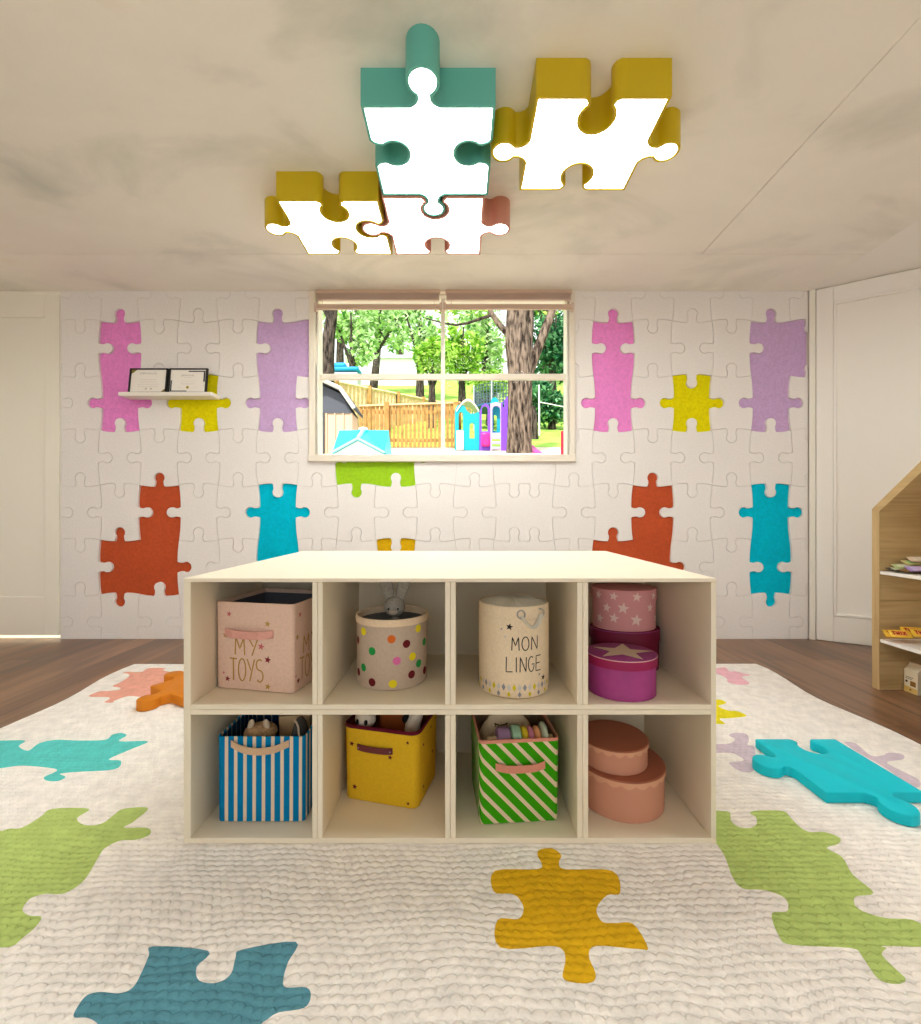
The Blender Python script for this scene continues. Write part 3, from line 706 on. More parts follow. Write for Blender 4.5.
for x, z, c_ in ((205, 445, 'y'), (158, 522, 'm'), (270, 597, 'g'), (205, 733, 'g'), (164, 780, 'm'), (270, 842, 'm'), (410, 503, 'o'), (518, 547, 'm'), (605, 435, 'y'), (448, 675, 'p'), (562, 653, 'y'), (608, 718, 'g'), (652, 553, 'g'), (555, 795, 'm'), (655, 790, 'm'), (420, 853, 'y')):
    s_ = max(-.98, min(.98, (x-410)/270)); th = math.asin(s_); dr = (1-math.cos(th))*44
    mb.decal(circle(.0115, 16, (th*RB, (908-dr-z)/500*(HB-.02)+.0)), fn, DC[c_])
for k in range(8): mb.decal(circle(.0115, 16, ((1.9+k*.36)*RB, .03+.13*((k*37) % 10)/10)), fn, DC['ymgop'[k % 5]])
mb.build('basket_body', t, smooth=40)
rab = empty('plush_rabbit', (-.203, 1.360, ZR1+.031), 0, 'grey plush rabbit peeking out of the spotted basket', 'plush toy')
gp = fabric('grey_plush', (168, 162, 150), .1); mb = MB()
mb.ball((0, 0, .062), (.042, .036, .062), gp); mb.ball((0, -.004, .118), (.02, .02, .03), gp); mb.ball((0, -.006, .178), (.032, .030, .031), gp, seg=20, rng=14)
for s_ in (-1, 1):
    mb.tube([(s_*.014, 0, .196), (s_*.020, .002, .222), (s_*.028, .004, .25), (s_*.036, .004, .27), (s_*.040, .003, .281)], [.012, .018, .020, .016, .004], gp, 12, flat=.5)
    mb.tube([(s_*.036, -.01, .10), (s_*.05, -.02, .075), (s_*.052, -.025, .05)], [.012, .011, .008], gp, 10)
rb = mb.build('body', rab)
for s_ in (-1, 1):
    mb = MB(); mb.ball((s_*.014, -.034, .176), .0032, mat('black_thread', (20, 18, 18), .4), seg=10, rng=6); mb.build('eye', rab)
mb = MB(); mb.ball((0, -.031, .165), (.014, .008, .008), fabric('pale_plush', (206, 190, 170))); mb.build('muzzle', rab)

# laundry bag
lb_m, lb_top = fabric('ecru_cotton', (234, 214, 182)), fabric('pale_grey_cotton', (212, 208, 194))
RL, HL = .100, .245
t = empty('laundry_bag', (.153, 1.271, ZR1), -.10, 'tall cream round laundry bag lettered MON LINGE with a gathered top', 'laundry bag', 'fabric storage baskets')
mb = MB(); mb.rings(circle(RL, 56), [(.004, 0), (0, .003), (0, HL*.86), (-.0012, HL*.865), (-.0012, HL*.88), (0, HL*.885), (.0, HL-.003), (.002, HL), (.004, HL-.004)], lb_m, cap1=False)
fn = cyl_fn(RL); ink = mat('black_ink', (34, 30, 30), .8); grey_i, mus = mat('grey_print', (140, 142, 150), .8), mat('mustard_print', (206, 186, 30), .8); pale_i = mat('pale_print', (204, 198, 192), .8)
def LU(x): return math.asin(max(-.98, min(.98, (x-357)/281)))*RL
def LV(z, x=357):
    th = LU(x)/RL; return (972-(1-math.cos(th))*75-z)/757*HL
write(mb, 'MON', LU(350)-.004, LV(572), .0195, .036, .0075, .0028, fn, ink); write(mb, 'LINGE', LU(305)-.003, LV(738)-.004, .0172, .040, .0060, .0028, fn, ink)
for x, z, r_, m in ((322, 378, .0105, ink), (262, 396, .004, grey_i), (288, 460, .005, pale_i), (578, 795, .009, ink), (548, 768, .005, grey_i)): mb.decal(star((LU(x), LV(z, x)), r_, .2), fn, m)
for k in range(44):
    a = (k-22)*2*PI*RL/44; m = (grey_i, pale_i, mus, pale_i)[k % 4]; z = .030; mb.decal([(a-.0055, z), (a, z-.010), (a+.0055, z), (a, z+.010)], fn, m)
    if k % 2: mb.decal([(a-.005, .012), (a, .004), (a+.005, .012), (a, .020)], fn, (mus, grey_i)[(k//2) % 2])
mb.build('bag_body', t, smooth=40)
mb = MB(); rows = []
for i in range(9):
    q = i/8; row = []
    for k in range(72):
        a = 2*PI*k/72; r_ = (RL-.004)*(1-q)+.004*q; z = HL-.003+.012*math.sin(q*PI/2)+.0022*math.sin(a*18)*math.sin(PI*min(1, q*1.15))
        row.append(mb.bm.verts.new((r_*math.cos(a), r_*math.sin(a), z)))
    rows.append(row)
for a, b in zip(rows, rows[1:]):
    for k in range(72): mb.face([a[k], a[(k+1) % 72], b[(k+1) % 72], b[k]], lb_top)
mb.face(rows[-1], lb_top); mb.build('gathered_cover', t)
mb = MB(); mb.tube([(0, 0, HL), (.003, -.004, HL+.008), (-.004, -.006, HL+.010), (-.002, -.014, HL+.006)], .0024, lb_top, 8); mb.build('drawstring', t)
mb = MB(); pts = []
for k in range(17):
    q = k/16; uu = LU(408)+(LU(552)-LU(408))*q; pts.append(fn(uu, LV(285)-.030*math.sin(PI*q), .004+.006*math.sin(PI*q)))
mb.tube(pts, .0085, lb_top, 8, flat=.4); mb.build('handle', t)
for x in (408, 552):
    mb = MB(); c_ = fn(LU(x), LV(275), .0015); mb.tube([Vector(c_)+Vector((.010*math.cos(2*PI*k/20), 0, .011*math.sin(2*PI*k/20))) for k in range(21)], .0022, mat('steel_eyelet', (170, 166, 158), .35, metal=.8), 6); mb.build('eyelet', t)

# star lidded and magenta round boxes
def round_box(name, loc, rx, ry, ht, body_m, lid_m, top_m, lid_h, label, rot=0, scallop=False, cat='gift box', group='round lidded boxes', trim=None, decor=None):
    o = empty(name, loc, rot, label, cat, group)
    mb = MB(); ol = circle(rx, 56, ry=ry); mb.rings(ol, [(.0015, 0), (0, .0015), (0, ht-lid_h*.5)], body_m)
    if decor: decor(mb, 'body', rx, ry, ht)
    mb.build('box_body', o, smooth=40)
    mb = MB(); lo = circle(rx+.0035, 160 if scallop else 56, ry=ry+.0035)
    if not scallop:
        mb.rings(lo, [(.0025, ht-lid_h), (0, ht-lid_h), (0, ht-.003), (0, ht-.0028, trim or lid_m), (.0004, ht-.0008, trim or lid_m), (.002, ht, top_m)], lid_m, cap0=False)
    else:
        n = len(lo); top, bot = [], []
        for i, p in enumerate(lo):
            zz = ht-lid_h+.009*(1-abs(math.sin(PI*i*20/n)))
            bot.append(mb.bm.verts.new((p[0], p[1], zz))); top.append(mb.bm.verts.new((p[0], p[1], ht-.003)))
        inn = [mb.bm.verts.new((p[0], p[1], ht)) for p in offset(lo, .003)]
        inb = [mb.bm.verts.new((p[0], p[1], v.co.z)) for p, v in zip(offset(lo, .0028), bot)]
        for i in range(n):
            j = (i+1) % n; mb.face([bot[i], bot[j], top[j], top[i]], lid_m); mb.face([top[i], top[j], inn[j], inn[i]], top_m); mb.face([inb[i], inb[j], bot[j], bot[i]], lid_m)
        mb.face(inn, top_m)
    if decor: decor(mb, 'lid', rx, ry, ht)
    mb.build('lid', o, smooth=40)
    return o
mag, deep, mag_top = mat('magenta_paper', (160, 58, 126), .6, .05, 30), mat('raspberry_paper', (150, 16, 78), .55), mat('plum_paper', (148, 58, 122), .6)
plum = mat('deep_plum_paper', (112, 6, 48), .55); pstar, pbox = mat('pale_star_print', (232, 204, 196), .8), mat('dusty_pink_paper', (216, 150, 150), .75); cream_i = mat('cream_star_inlay', (214, 192, 170), .7); rimline = mat('gold_lid_line', (216, 170, 170), .5)
def star_top(mb, w_, rx, ry, ht):
    if w_ == 'lid': mb.decal([(x*rx*.98+.004, y*ry*.92+.0) for x, y in star((0, 0), 1, .3, .40)], lambda u_, v, h: (u_, v, ht+h), cream_i)
round_box('round_gift_box', (.4505, 1.234, ZR1), .0915, .083, .108, mag, deep, mag_top, .026, 'magenta round box with one big pale star on its lid', decor=star_top, trim=rimline)
round_box('round_gift_box', (.533, 1.432, ZR1), .107, .080, .1296, plum, plum, plum, .036, 'deep plum round box under the pink star box', trim=mag_top)
def star_all(mb, w_, rx, ry, ht):
    e = .0008 if w_ == 'body' else .0042
    fn = lambda u_, v, h: ((rx+e)*math.sin(u_/rx), -(ry+e)*math.cos(u_/rx), v)
    for x, z, r_ in ((-.058, .108, .012), (.010, .108, .013), (.075, .108, .012), (-.112, .108, .012), (-.082, .070, .013), (-.030, .072, .016), (.062, .072, .013), (-.058, .040, .014), (.010, .036, .017), (.1, .036, .014), (-.11, .034, .014)):
        if (w_ == 'lid') == (z > .1): mb.decal(star((x, z), r_*1.2, .15), fn, pstar)
round_box('round_gift_box', (.5315, 1.432, ZR1+.1302), .0985, .078, .127, pbox, pbox, pbox, .036, 'dusty pink round box printed with pale stars, on top of the plum box', decor=star_all)
ter, ter_l, ter_t = mat('rosewood_pink_paper', (200, 142, 116), .75), mat('peach_lid_paper', (214, 160, 128), .7), mat('terracotta_lid_top', (164, 98, 74), .75)
round_box('scalloped_box', (.474, 1.312, ZR2), .122, .122, .113, ter, ter_l, ter_t, .020, 'large terracotta round box with scalloped lid carrying a smaller one', scallop=True, group='scalloped terracotta boxes')
round_box('scalloped_box', (.455, 1.312, ZR2+.1136), .095, .095, .068, ter, ter_l, ter_t, .017, 'small terracotta round box with scalloped lid resting on a larger one', scallop=True, group='scalloped terracotta boxes')

# striped cloth materials
def stripes(name, c1, c2, period, frac, a, shift, noise=True):
    m = fabric(name, c1); nt = m.node_tree; b = nt.nodes['Principled BSDF']
    tc = N(nt, 'ShaderNodeTexCoord'); sp = N(nt, 'ShaderNodeSeparateXYZ'); nt.links.new(tc.outputs['Object'], sp.inputs[0])
    v = None
    for i in range(3):
        if a[i]:
            q = mth(nt, 'MULTIPLY', sp.outputs[i], a[i]/period); v = q if v is None else mth(nt, 'ADD', v, q)
    f = mth(nt, 'LESS_THAN', mth(nt, 'FRACT', mth(nt, 'ADD', v, shift)), frac)
    mx = N(nt, 'ShaderNodeMix', data_type='RGBA'); nt.links.new(f, mx.inputs[0]); mx.inputs[6].default_value = lin(c1); mx.inputs[7].default_value = lin(c2)
    nt.links.new(mx.outputs[2], b.inputs['Base Color']); return m
blue_s = stripes('blue_white_stripe', (0, 122, 176), (228, 206, 176), .0252, .37, (1, 1, 0), .42)
navy_s = stripes('navy_lining_stripe', (16, 58, 96), (120, 130, 140), .0252, .2, (1, 1, 0), .42)
W_, D_, H_ = .240, .228, .234
t = empty('striped_basket', (-.5425, 1.196+.114, ZR2), 0, 'bright blue basket with cream vertical stripes full of beige toys', 'basket', 'fabric storage baskets')
mb = box_basket(W_, D_, H_, .014, blue_s, navy_s, blue_s, .006, .001, .03); mb.build('basket_body', t, smooth=40)
mb = MB(); strap(mb, -.080, .077, H_-.018, .017, .019, -D_/2-.0008, fabric('beige_strap', (210, 178, 144)), .010); mb.build('handle', t)
bx, by, bz = -.5425, 1.310, ZR2+.0305
tb = empty('plush_lion', (bx-.028, by-.045, bz), 0, 'knitted beige plush animal with two round ears in the blue striped basket', 'plush toy', 'toys in the baskets')
kp, kp2 = fabric('beige_wool_knit', (186, 150, 112), .2), fabric('pale_wool', (214, 192, 164))
mb = MB(); mb.ball((0, 0, .09), (.050, .045, .09), kp); mb.ball((0, -.008, .186), (.046, .040, .026), kp, seg=20, rng=12); mb.build('body', tb)
for s_ in (-1, 1): mb = MB(); mb.ball((s_*.022, -.020, .212), (.009, .007, .016), kp2, Matrix.Rotation(s_*-.25, 3, 'Y')); mb.build('ear', tb)
mb = MB(); mb.ball((0, -.040, .181), (.030, .012, .012), kp2); mb.build('muzzle', tb)
tb = empty('wooden_block', (bx+.045, by+.028, bz), .12, 'pale wooden block box behind the plush animal in the blue basket', 'toy', 'toys in the baskets')
mb = MB(); mb.rings(rrect(.09, .06, .004), [(0, 0), (0, .206), (.002, .208), (.006, .208), (.006, .18)], mat('pale_beech', (206, 172, 128), .6, .08, 20)); mb.build('box_body', tb, smooth=40)
mb = MB(); mb.rings(rrect(.058, .048, .003), [(0, .18), (0, .203)], kp2); mb.build('lid', tb, smooth=40)
tb = empty('knotted_ball', (bx+.083, by-.05, bz), 0, 'dark grey fabric ball with a pale cord at the edge of the blue basket', 'toy', 'toys in the baskets')
mb = MB(); mb.ball((0, 0, .115), (.027, .045, .115), fabric('charcoal_felt', (84, 78, 74))); mb.build('body', tb)
mb = MB(); mb.tube([(-.012, -.012, .221), (-.004, -.02, .2225), (.006, -.03, .212), (.012, -.040, .19)], .0028, kp2, 8); mb.build('cord', tb)

# yellow starred basket
yf, ora_l, wine_f = fabric('mustard_yellow_canvas', (222, 180, 40)), fabric('rust_lining', (148, 84, 34)), fabric('wine_trim', (96, 20, 40))
W_, D_, H_ = .235, .195, .2215
a_ = math.radians(-14)
t = empty('starred_basket', (-.2095, 1.362, ZR2), a_, 'mustard yellow basket with wine red trim, handle and small stars', 'basket', 'fabric storage baskets')
mb = box_basket(W_, D_, H_, .026, yf, ora_l, wine_f, .010, .004, .03)
ff, rf = front_fn(W_, D_, .004, H_), right_fn(W_, D_, .004, H_)
for u_, v, r_ in ((-.088, .166, .0085), (.032, .141, .008), (-.080, .040, .009), (.086, .19, .006), (.086, .016, .006)): mb.decal(star((u_, v), r_, .15), ff, wine_f)
for u_, v, r_ in ((-.050, .165, .007), (.02, .185, .007), (-.045, .040, .007), (.04, .10, .007)): mb.decal(star((u_, v), r_, .15), rf, wine_f)
mb.build('basket_body', t, smooth=40)
hd = MB(); strap(hd, -.070, .040, .160, .002, .018, -D_/2+.001, mat('brown_leather', (104, 38, 40), .5), .004); ho = hd.build('handle', t)
for x in (-.064, .034):
    mb = MB(); mb.ball((x, -D_/2-.0062, .160), (.0022, .0012, .0022), mat('pewter_stud', (170, 160, 160), .35, metal=.7), seg=8, rng=6); mb.build('stud', ho)
def in_yellow(x, y): return (-.2095+x*math.cos(a_)-y*math.sin(a_), 1.362+x*math.sin(a_)+y*math.cos(a_), ZR2+.0305)
wp, bp_ = fabric('white_plush', (226, 214, 196)), fabric('black_plush', (40, 34, 32))
tb = empty('plush_panda', in_yellow(-.068, -.048), a_, 'white plush panda head with a black eye patch in the yellow basket', 'plush toy', 'toys in the baskets')
mb = MB(); mb.ball((0, 0, .085), (.030, .032, .085), wp); mb.ball((0, 0, .190), (.032, .030, .028), wp); mb.build('body', tb)
for s_ in (-1, 1):
    mb = MB(); mb.ball((s_*.013, -.0255, .190), (.006, .005, .008), bp_); mb.build('eye_patch', tb)
    mb = MB(); mb.ball((s_*.024, .004, .213), (.010, .006, .010), bp_); mb.build('ear', tb)
tb = empty('orange_storybook', in_yellow(.002, .045), a_, 'orange brown picture book standing inside the yellow basket', 'book', 'toys in the baskets')
mb = MB(); mb.span((-.06, -.012, 0), (.06, -.010, .215), mat('orange_cover', (176, 92, 36), .6)); mb.span((-.06, .010, 0), (.06, .012, .215), mat('orange_cover', (176, 92, 36))); mb.span((-.06, -.012, 0), (-.057, .012, .215), mat('orange_cover', (1, 1, 1))); mb.build('cover', tb, smooth=0)
mb = MB(); mb.span((-.056, -.0095, .003), (.057, .0095, .212), mat('book_pages', (226, 214, 190), .8)); mb.build('pages', tb, smooth=0)
tb = empty('plush_cow', in_yellow(.060, -.002), a_-.5, 'black and white plush leaning at the far side of the yellow basket', 'plush toy', 'toys in the baskets')
mb = MB(); mb.tube([(0, 0, 0), (0, 0, .10), (.004, .006, .17), (.014, .02, .205), (.02, .035, .215)], [.02, .024, .024, .018, .006], wp, 14); mb.build('body', tb)
mb = MB(); mb.ball((-.012, -.008, .182), (.012, .014, .014), bp_); mb.build('patch', tb)
mb = MB(); mb.ball((.014, .008, .205), (.010, .010, .008), bp_); mb.build('patch', tb)

# green striped basket
grn_s = stripes('green_white_diagonal_stripe', (58, 158, 12), (226, 204, 172), .0426, .34, (1, -1, .95), .10)
W_, D_, H_ = .220, .215, .229
a_ = math.radians(4.8); rosy = fabric('salmon_trim', (218, 146, 124))
gx, gy = .161-.010, 1.191+.1075
t = empty('striped_basket', (gx, gy, ZR2), a_, 'green basket with cream diagonal stripes and salmon trim, holding pastel rings', 'basket', 'fabric storage baskets')
mb = box_basket(W_, D_, H_, .013, grn_s, fabric('tan_lining', (150, 122, 96)), rosy, .009, .002, .03); mb.build('basket_body', t, smooth=40)
mb = MB(); strap(mb, -.066, .070, .158, .004, .020, -D_/2-.0008, rosy, .010); mb.build('handle', t)
def in_green(x, y, z=0): return (gx+x*math.cos(a_)-y*math.sin(a_), gy+x*math.sin(a_)+y*math.cos(a_), ZR2+.0305+z)
tb = empty('sleepy_cushion', in_green(-.01, .035), a_, 'cream sleepy face cushion behind the stacking rings in the green basket', 'cushion', 'toys in the baskets')
mb = MB(); mb.ball((0, 0, .11), (.088, .032, .11), fabric('cream_fleece', (222, 202, 168)), seg=24, rng=14); mb.build('body', tb)
mb = MB()
for cx in (-.02,):
    mb.tube([(cx-.02+.04*k/8, -.026, .188-.006*math.sin(PI*k/8)) for k in range(9)], .0014, ink, 6)
    for k in (-2, -1, 0, 1, 2): mb.tube([(cx+k*.008, -.0245, .186-.004*(1-abs(k)/3)), (cx+k*.0095, -.028, .178)], .0011, ink, 6)
mb.build('eyelashes', tb)
tb = empty('stacking_rings', in_green(0, -.060, .155), a_, 'pastel stacking ring toy lying across the green striped basket', 'toy', 'toys in the baskets')
RM = lambda x, y, h: (h, x, y)
mb = MB(); mb.rings(circle(.007, 14), [(.002, -.068), (0, -.065), (0, .085)], mat('pale_dowel', (210, 190, 150), .6), fn=RM); mb.build('peg', tb)
for x0, x1, r_, rgb, nm in ((-.046, -.014, .027, (150, 118, 150), 'ring'), (-.013, .010, .031, (150, 190, 158), 'ring'), (.011, .026, .026, (226, 200, 40), 'ring'), (.027, .040, .026, (206, 130, 150), 'ring'), (.041, .055, .026, (228, 160, 108), 'ring'), (.058, .070, .035, (186, 200, 176), 'base_disc')):
    mb = MB(); mb.rings(circle(r_, 30), [(.006, x0), (.001, x0+.003), (0, (x0+x1)/2), (.001, x1-.003), (.006, x1)], mat('pastel_%d_%d_%d' % rgb, rgb, .6), fn=RM); mb.build(nm, tb, smooth=50)
tb.location.z = ZR2+.0305+.176; tb.scale = (1.22, 1.22, 1.22)

# ------------------------------------------------------------------ puzzle cushions on the rug
def cushion(name, loc, rot, wd, dp, ht, sides, cs, rgb, label, r=.043, length=.100, neck=.027):
    m = mat('foam_%d_%d_%d' % rgb, rgb, .6, spec=.3); o = empty(name, loc, rot, label, 'floor cushion', 'jigsaw floor cushions')
    out = ccw(piece(0, wd, 0, dp, sides, cs, r=r, length=length, neck=neck, dip=0, flare=.010, sneck=.012, n=18))
    out = [(p[0], p[1]) for p in out]
    mb = MB(); mb.rings(out, [(.003, .0006), (0, .003), (0, ht-.004), (.0012, ht-.0012), (.004, ht)], m); mb.build('foam_body', o, smooth=50)
    return o
cushion('puzzle_cushion', (1.077, 1.297, 0), 0, .291, .310, .034, (1, 0, -1, 1), (.54, .5, .44, .47), (2, 190, 206), 'turquoise jigsaw floor cushion lying on the rug near the house shelf')
cushion('puzzle_cushion', (-1.464, 2.078, 0), math.radians(-30), .285, .285, .045, (1, -1, -1, 1), (.5, .5, .5, .5), (206, 122, 16), 'orange jigsaw floor cushion half hidden behind the storage unit', length=.118)

# ------------------------------------------------------------------ ledge and certificates
ld = empty('floating_shelf', (0, YW, 0), label='slim white picture ledge on the puzzle wall holding two certificates', cat='shelf')
mb = MB(); mb.span((-2.2875, -.104, 1.648), (-1.664, -.0005, 1.674), mat('white_ledge_paint', (240, 234, 222), .45)); mb.build('board', ld, bevel=.002)
blk, paper = mat('black_frame', (18, 16, 16), .35), mat('certificate_paper', (244, 238, 228), .8)
def certificate(x0, x1, label, kind):
    wd = x1-x0; ht = .178; o = empty('framed_certificate', ((x0+x1)/2, 2.975, 1.6745), 0, label, 'certificate', 'certificates on the ledge'); o.rotation_euler = (math.radians(-7), 0, 0)
    mb = MB(); b = .011
    for a, c in (((-wd/2, 0, 0), (-wd/2+b, .014, ht)), ((wd/2-b, 0, 0), (wd/2, .014, ht)), ((-wd/2+b, 0, 0), (wd/2-b, .014, b)), ((-wd/2+b, 0, ht-b*.8), (wd/2-b, .014, ht))): mb.span(a, c, blk)
    mb.span((-wd/2+.002, .008, .002), (wd/2-.002, .0135, ht-.002), blk); mb.build('frame', o, bevel=.001)
    fn = lambda u_, v, h: (u_, .006-h, v); mb = MB(); iw, z0, z1 = wd/2-b, b, ht-b*.8
    mb.span((-iw, .006, z0), (iw, .008, z1), paper)
    g2, oli, ch, soft = mat('faded_ink', (150, 142, 136), .8), mat('olive_gold_corner', (140, 124, 50), .6), mat('charcoal_corner', (70, 74, 80), .7), mat('pale_ink', (200, 194, 188), .8)
    if kind == 0:
        mb.decal([(-iw, z1), (-iw, z1-.030), (-iw+.012, z1-.022), (-iw+.038, z1)], fn, oli); mb.decal([(iw, z0), (iw, z0+.028), (iw-.010, z0+.018), (iw-.032, z0)], fn, oli)
        write(mb, 'CERTIFICATE', -.062, z1-.032, .0085, .010, .003, .0016, fn, g2)
        for z, l in ((.098, .06), (.082, .055), (.066, .075), (.050, .07)): mb.strip([(-l, z), (l, z)], .0018, fn, soft)
        for x in (-.012, .022): mb.decal(circle(.007, 14, (x, .034)), fn, soft)
    else:
        for a in ([(iw, z1), (iw-.006, z1-.003), (iw-.006, z1-.095), (iw-.016, z1-.098), (iw-.016, z1-.016), (.0, z1-.016), (.0, z1-.004), (iw-.006, z1-.004)],):
            pass
        for x0_, z0_, x1_, z1_ in ((0, z1-.016, iw-.005, z1-.008), (iw-.016, z1-.085, iw-.005, z1-.016), (-iw+.002, z0+.004, -iw+.012, z0+.082), (-iw+.012, z0+.004, -.005, z0+.010)):
            mb.decal([(x0_, z0_), (x1_, z0_), (x1_, z1_), (x0_, z1_)], fn, ch)
        write(mb, 'CERTIFICATE', -.048, z1-.046, .006, .010, .0027, .0016, fn, g2)
        for z, l in ((.112, .028), (.088, .045), (.072, .05), (.066, .04)): mb.strip([(-l, z), (l, z)], .0016, fn, soft)
        mb.decal(circle(.010, 18, (0, .044)), fn, mat('gold_seal', (196, 176, 70), .5)); mb.decal(circle(.006, 14, (0, .044)), fn, oli, .0012)
        for x in (-.055, .055): mb.strip([(x-.012, .040), (x-.004, .048), (x+.004, .040), (x+.014, .044)], .0012, fn, soft)
    mb.build('paper', o, smooth=0)
certificate(-2.252, -1.992, 'black framed certificate with gold corners, overlapping the pink felt panel', 0)
certificate(-1.984, -1.722, 'black framed certificate with charcoal corner bars, beside the gold cornered one', 1)

# ------------------------------------------------------------------ house shaped shelf with play food
ok_v, ok_h = oak('oak_upright_grain', 2), oak('oak_lengthwise_grain', 0)
ok_e = oak('oak_edge_grain', 1)
HX0, HX1, HY1, HY0, EV = 2.05, 2.42, 2.192, 1.192, .881
RD = (HY0+HY1)/2; RZ = EV+(HY1-RD)*.905; TH = .038
hs = empty('house_shelf', (0, 0, 0), label='oak bookshelf shaped like a small house beside the rug', cat='shelf unit')
def planks(y0, y1, za, zb_, n, name):
    mb = MB(); zs = [za+(zb_-za)*k/n for k in range(n+1)]
    for k in range(n):
        if name == 'side_panel' and k % 3 == 1:
            xm = HX0+.20+.05*k; mb.span((HX0+.003, y0, zs[k]+.0006), (xm, y1, zs[k+1]-.0006), ok_h); mb.span((xm+.001, y0, zs[k]+.0006), (HX1, y1, zs[k+1]-.0006), ok_h)
        else: mb.span((HX0+.003, y0, zs[k]+.0006), (HX1, y1, zs[k+1]-.0006), ok_h)
    mb.span((HX0, y0, za), (HX0+.004, y1, zb_), ok_v); return mb.build(name, hs, smooth=0)
planks(HY1-TH, HY1, FL+.0005, EV-.012, 6, 'side_panel'); planks(HY0, HY0+TH, FL+.0005, EV-.012, 6, 'side_panel')
for s_, ye in ((1, HY1), (-1, HY0)):
    mb = MB(); th = .042; n_ = Vector((0, -s_*.671, -.741))*th
    q = [Vector((0, ye, EV)), Vector((0, RD, RZ)), Vector((0, RD, RZ-th*1.35)), Vector((0, ye-s_*TH, EV-.0125)), Vector((0, ye, EV-.0125))]
    a = [mb.bm.verts.new((HX0, p.y, p.z)) for p in q]; b = [mb.bm.verts.new((HX1, p.y, p.z)) for p in q]
    mb.face(a, ok_e); mb.face(list(reversed(b)), ok_e)
    for i in range(5): mb.face([a[i-1], a[i], b[i], b[i-1]], ok_h)
    mb.build('roof_panel', hs, smooth=0)
mb = MB(); pl = [(HY0, FL+.001), (HY1, FL+.001), (HY1, EV-.01), (RD, RZ-.02), (HY0, EV-.01)]
plate(mb, pl, [], lambda u_, v, d: (HX1+.001+d, u_, v), .01, ok_e); mb.build('back_panel', hs, smooth=0)
shelf_w = mat('white_shelf_board', (246, 242, 236), .4); ST, SM = .577, .244
for z in (ST, SM):
    mb = MB(); mb.span((HX0+.004, HY0+TH, z-.016), (HX1, HY1-TH, z), shelf_w); mb.build('shelf_board', hs, bevel=.001, smooth=0)
# flat snack packs and wrapped bars
def pack(name, loc, rot, wd, dp, ht, rgb, band, label, cat, group, letters=None, ink_m=None, tilt=(0, 0)):
    o = empty(name, loc, 0, label, cat, group); o.rotation_euler = (tilt[0], tilt[1], rot)
    m = mat('pack_%d_%d_%d' % rgb, rgb, .4); mb = MB(); nx, ny = 12, 6; tops = []
    def hgt(i, j): return ht*(.15+.85*min(1, 3.2*min(i/nx, 1-i/nx))**.5*min(1, 3*min(j/ny, 1-j/ny)+.25)**.5)
    for sg in (1, -1):
        g = [[mb.bm.verts.new((-wd/2+wd*i/nx, -dp/2+dp*j/ny, ht/2+sg*hgt(i, j)/2)) for j in range(ny+1)] for i in range(nx+1)]
        for i in range(nx):
            for j in range(ny):
                mm = m if not band or not (2 <= i < 10) else (mat('pack_%d_%d_%d' % band, band, .4) if 1 <= j < 5 else m)
                mb.face([g[i][j], g[i+1][j], g[i+1][j+1], g[i][j+1]], mm)
    bmesh.ops.remove_doubles(mb.bm, verts=mb.bm.verts, dist=.0004)
    mb.build('wrapper', o, smooth=60)
    if letters:
        mb = MB(); n = len(letters); lw = wd*.74/n
        write(mb, letters, -wd*.38, -dp*.22, lw*.78, dp*.46, lw*.22, dp*.13, lambda u_, v, h: (u_, v, ht+h), ink_m, .0012); mb.build('lettering', o, smooth=0)
    return o
rot_ = -PI/2
red_i = mat('red_lettering', (176, 30, 24), .5)
barY = mat('golden_wrapper', (238, 192, 60), .4)
for px, py, Y, rz, tl, lab in ((894.5, 634.5, 2.118, -.22, .75, 'yellow wrapped chocolate bar mostly hidden behind the front bar'),
        (899.5, 634.5, 2.085, -.22, .80, 'yellow wrapped chocolate bar at the front of the pile, red letters facing out'),
        (912, 631.5, 2.105, -.30, .85, 'yellow bar with red letters leaning higher behind the front bar'),
        (922.5, 634, 2.06, -.25, .8, 'yellow bar with red letters at the end of the row')):
    c = P(px, py, Y); pack('chocolate_bar', (c.x, c.y, max(SM+.016, c.z)), rz, .088, .038, .010, (238, 192, 60), (240, 176, 84), lab, 'snack', 'wrapped bars on the lower white shelf', 'TWIX', red_i, (tl, 0))
for px, py, Y, rz, tl, rgb, band, lab in ((898, 569.6, 2.10, -.1, .25, (70, 66, 60), (196, 206, 170), 'dark edged snack packet with pale green face, lowest in the pile'),
    (904, 566.5, 2.115, -.25, .35, (186, 200, 140), (214, 220, 190), 'pale green snack packet lying over the dark edged one'),
    (913, 562.8, 2.125, -.2, .4, (206, 190, 130), (160, 196, 130), 'yellow green packet near the top of the snack pile'),
    (917, 569.0, 2.05, -.15, .45, (176, 150, 208), (206, 190, 232), 'lilac snack packet in front of the green ones'),
    (919.5, 559.5, 2.115, -.3, .45, (226, 206, 180), (238, 226, 206), 'cream coloured packet topmost of the snack pile'),
    (912, 571.6, 2.055, -.2, .2, (130, 96, 60), (190, 160, 110), 'brown snack packet at the shelf edge under the lilac one')):
    c = P(px, py, Y); pack('snack_packet', (c.x, c.y, max(ST+.006, c.z-.006)), rz, .085, .045, .012, rgb, band, lab, 'snack', 'snack packets on the upper white shelf', tilt=(tl, 0))
ct = empty('milk_carton', (2.166+.027, 2.117, FL+.0005), -PI/2, 'small cream milk carton with brown print inside the base of the house shelf', 'carton', None)
cm_, cb, cg = mat('cream_carton_card', (240, 226, 196), .5), mat('brown_carton_print', (150, 104, 40), .6), mat('golden_carton_band', (226, 190, 110), .6)
mb = MB(); wd, dp, hh = .064, .054, .106
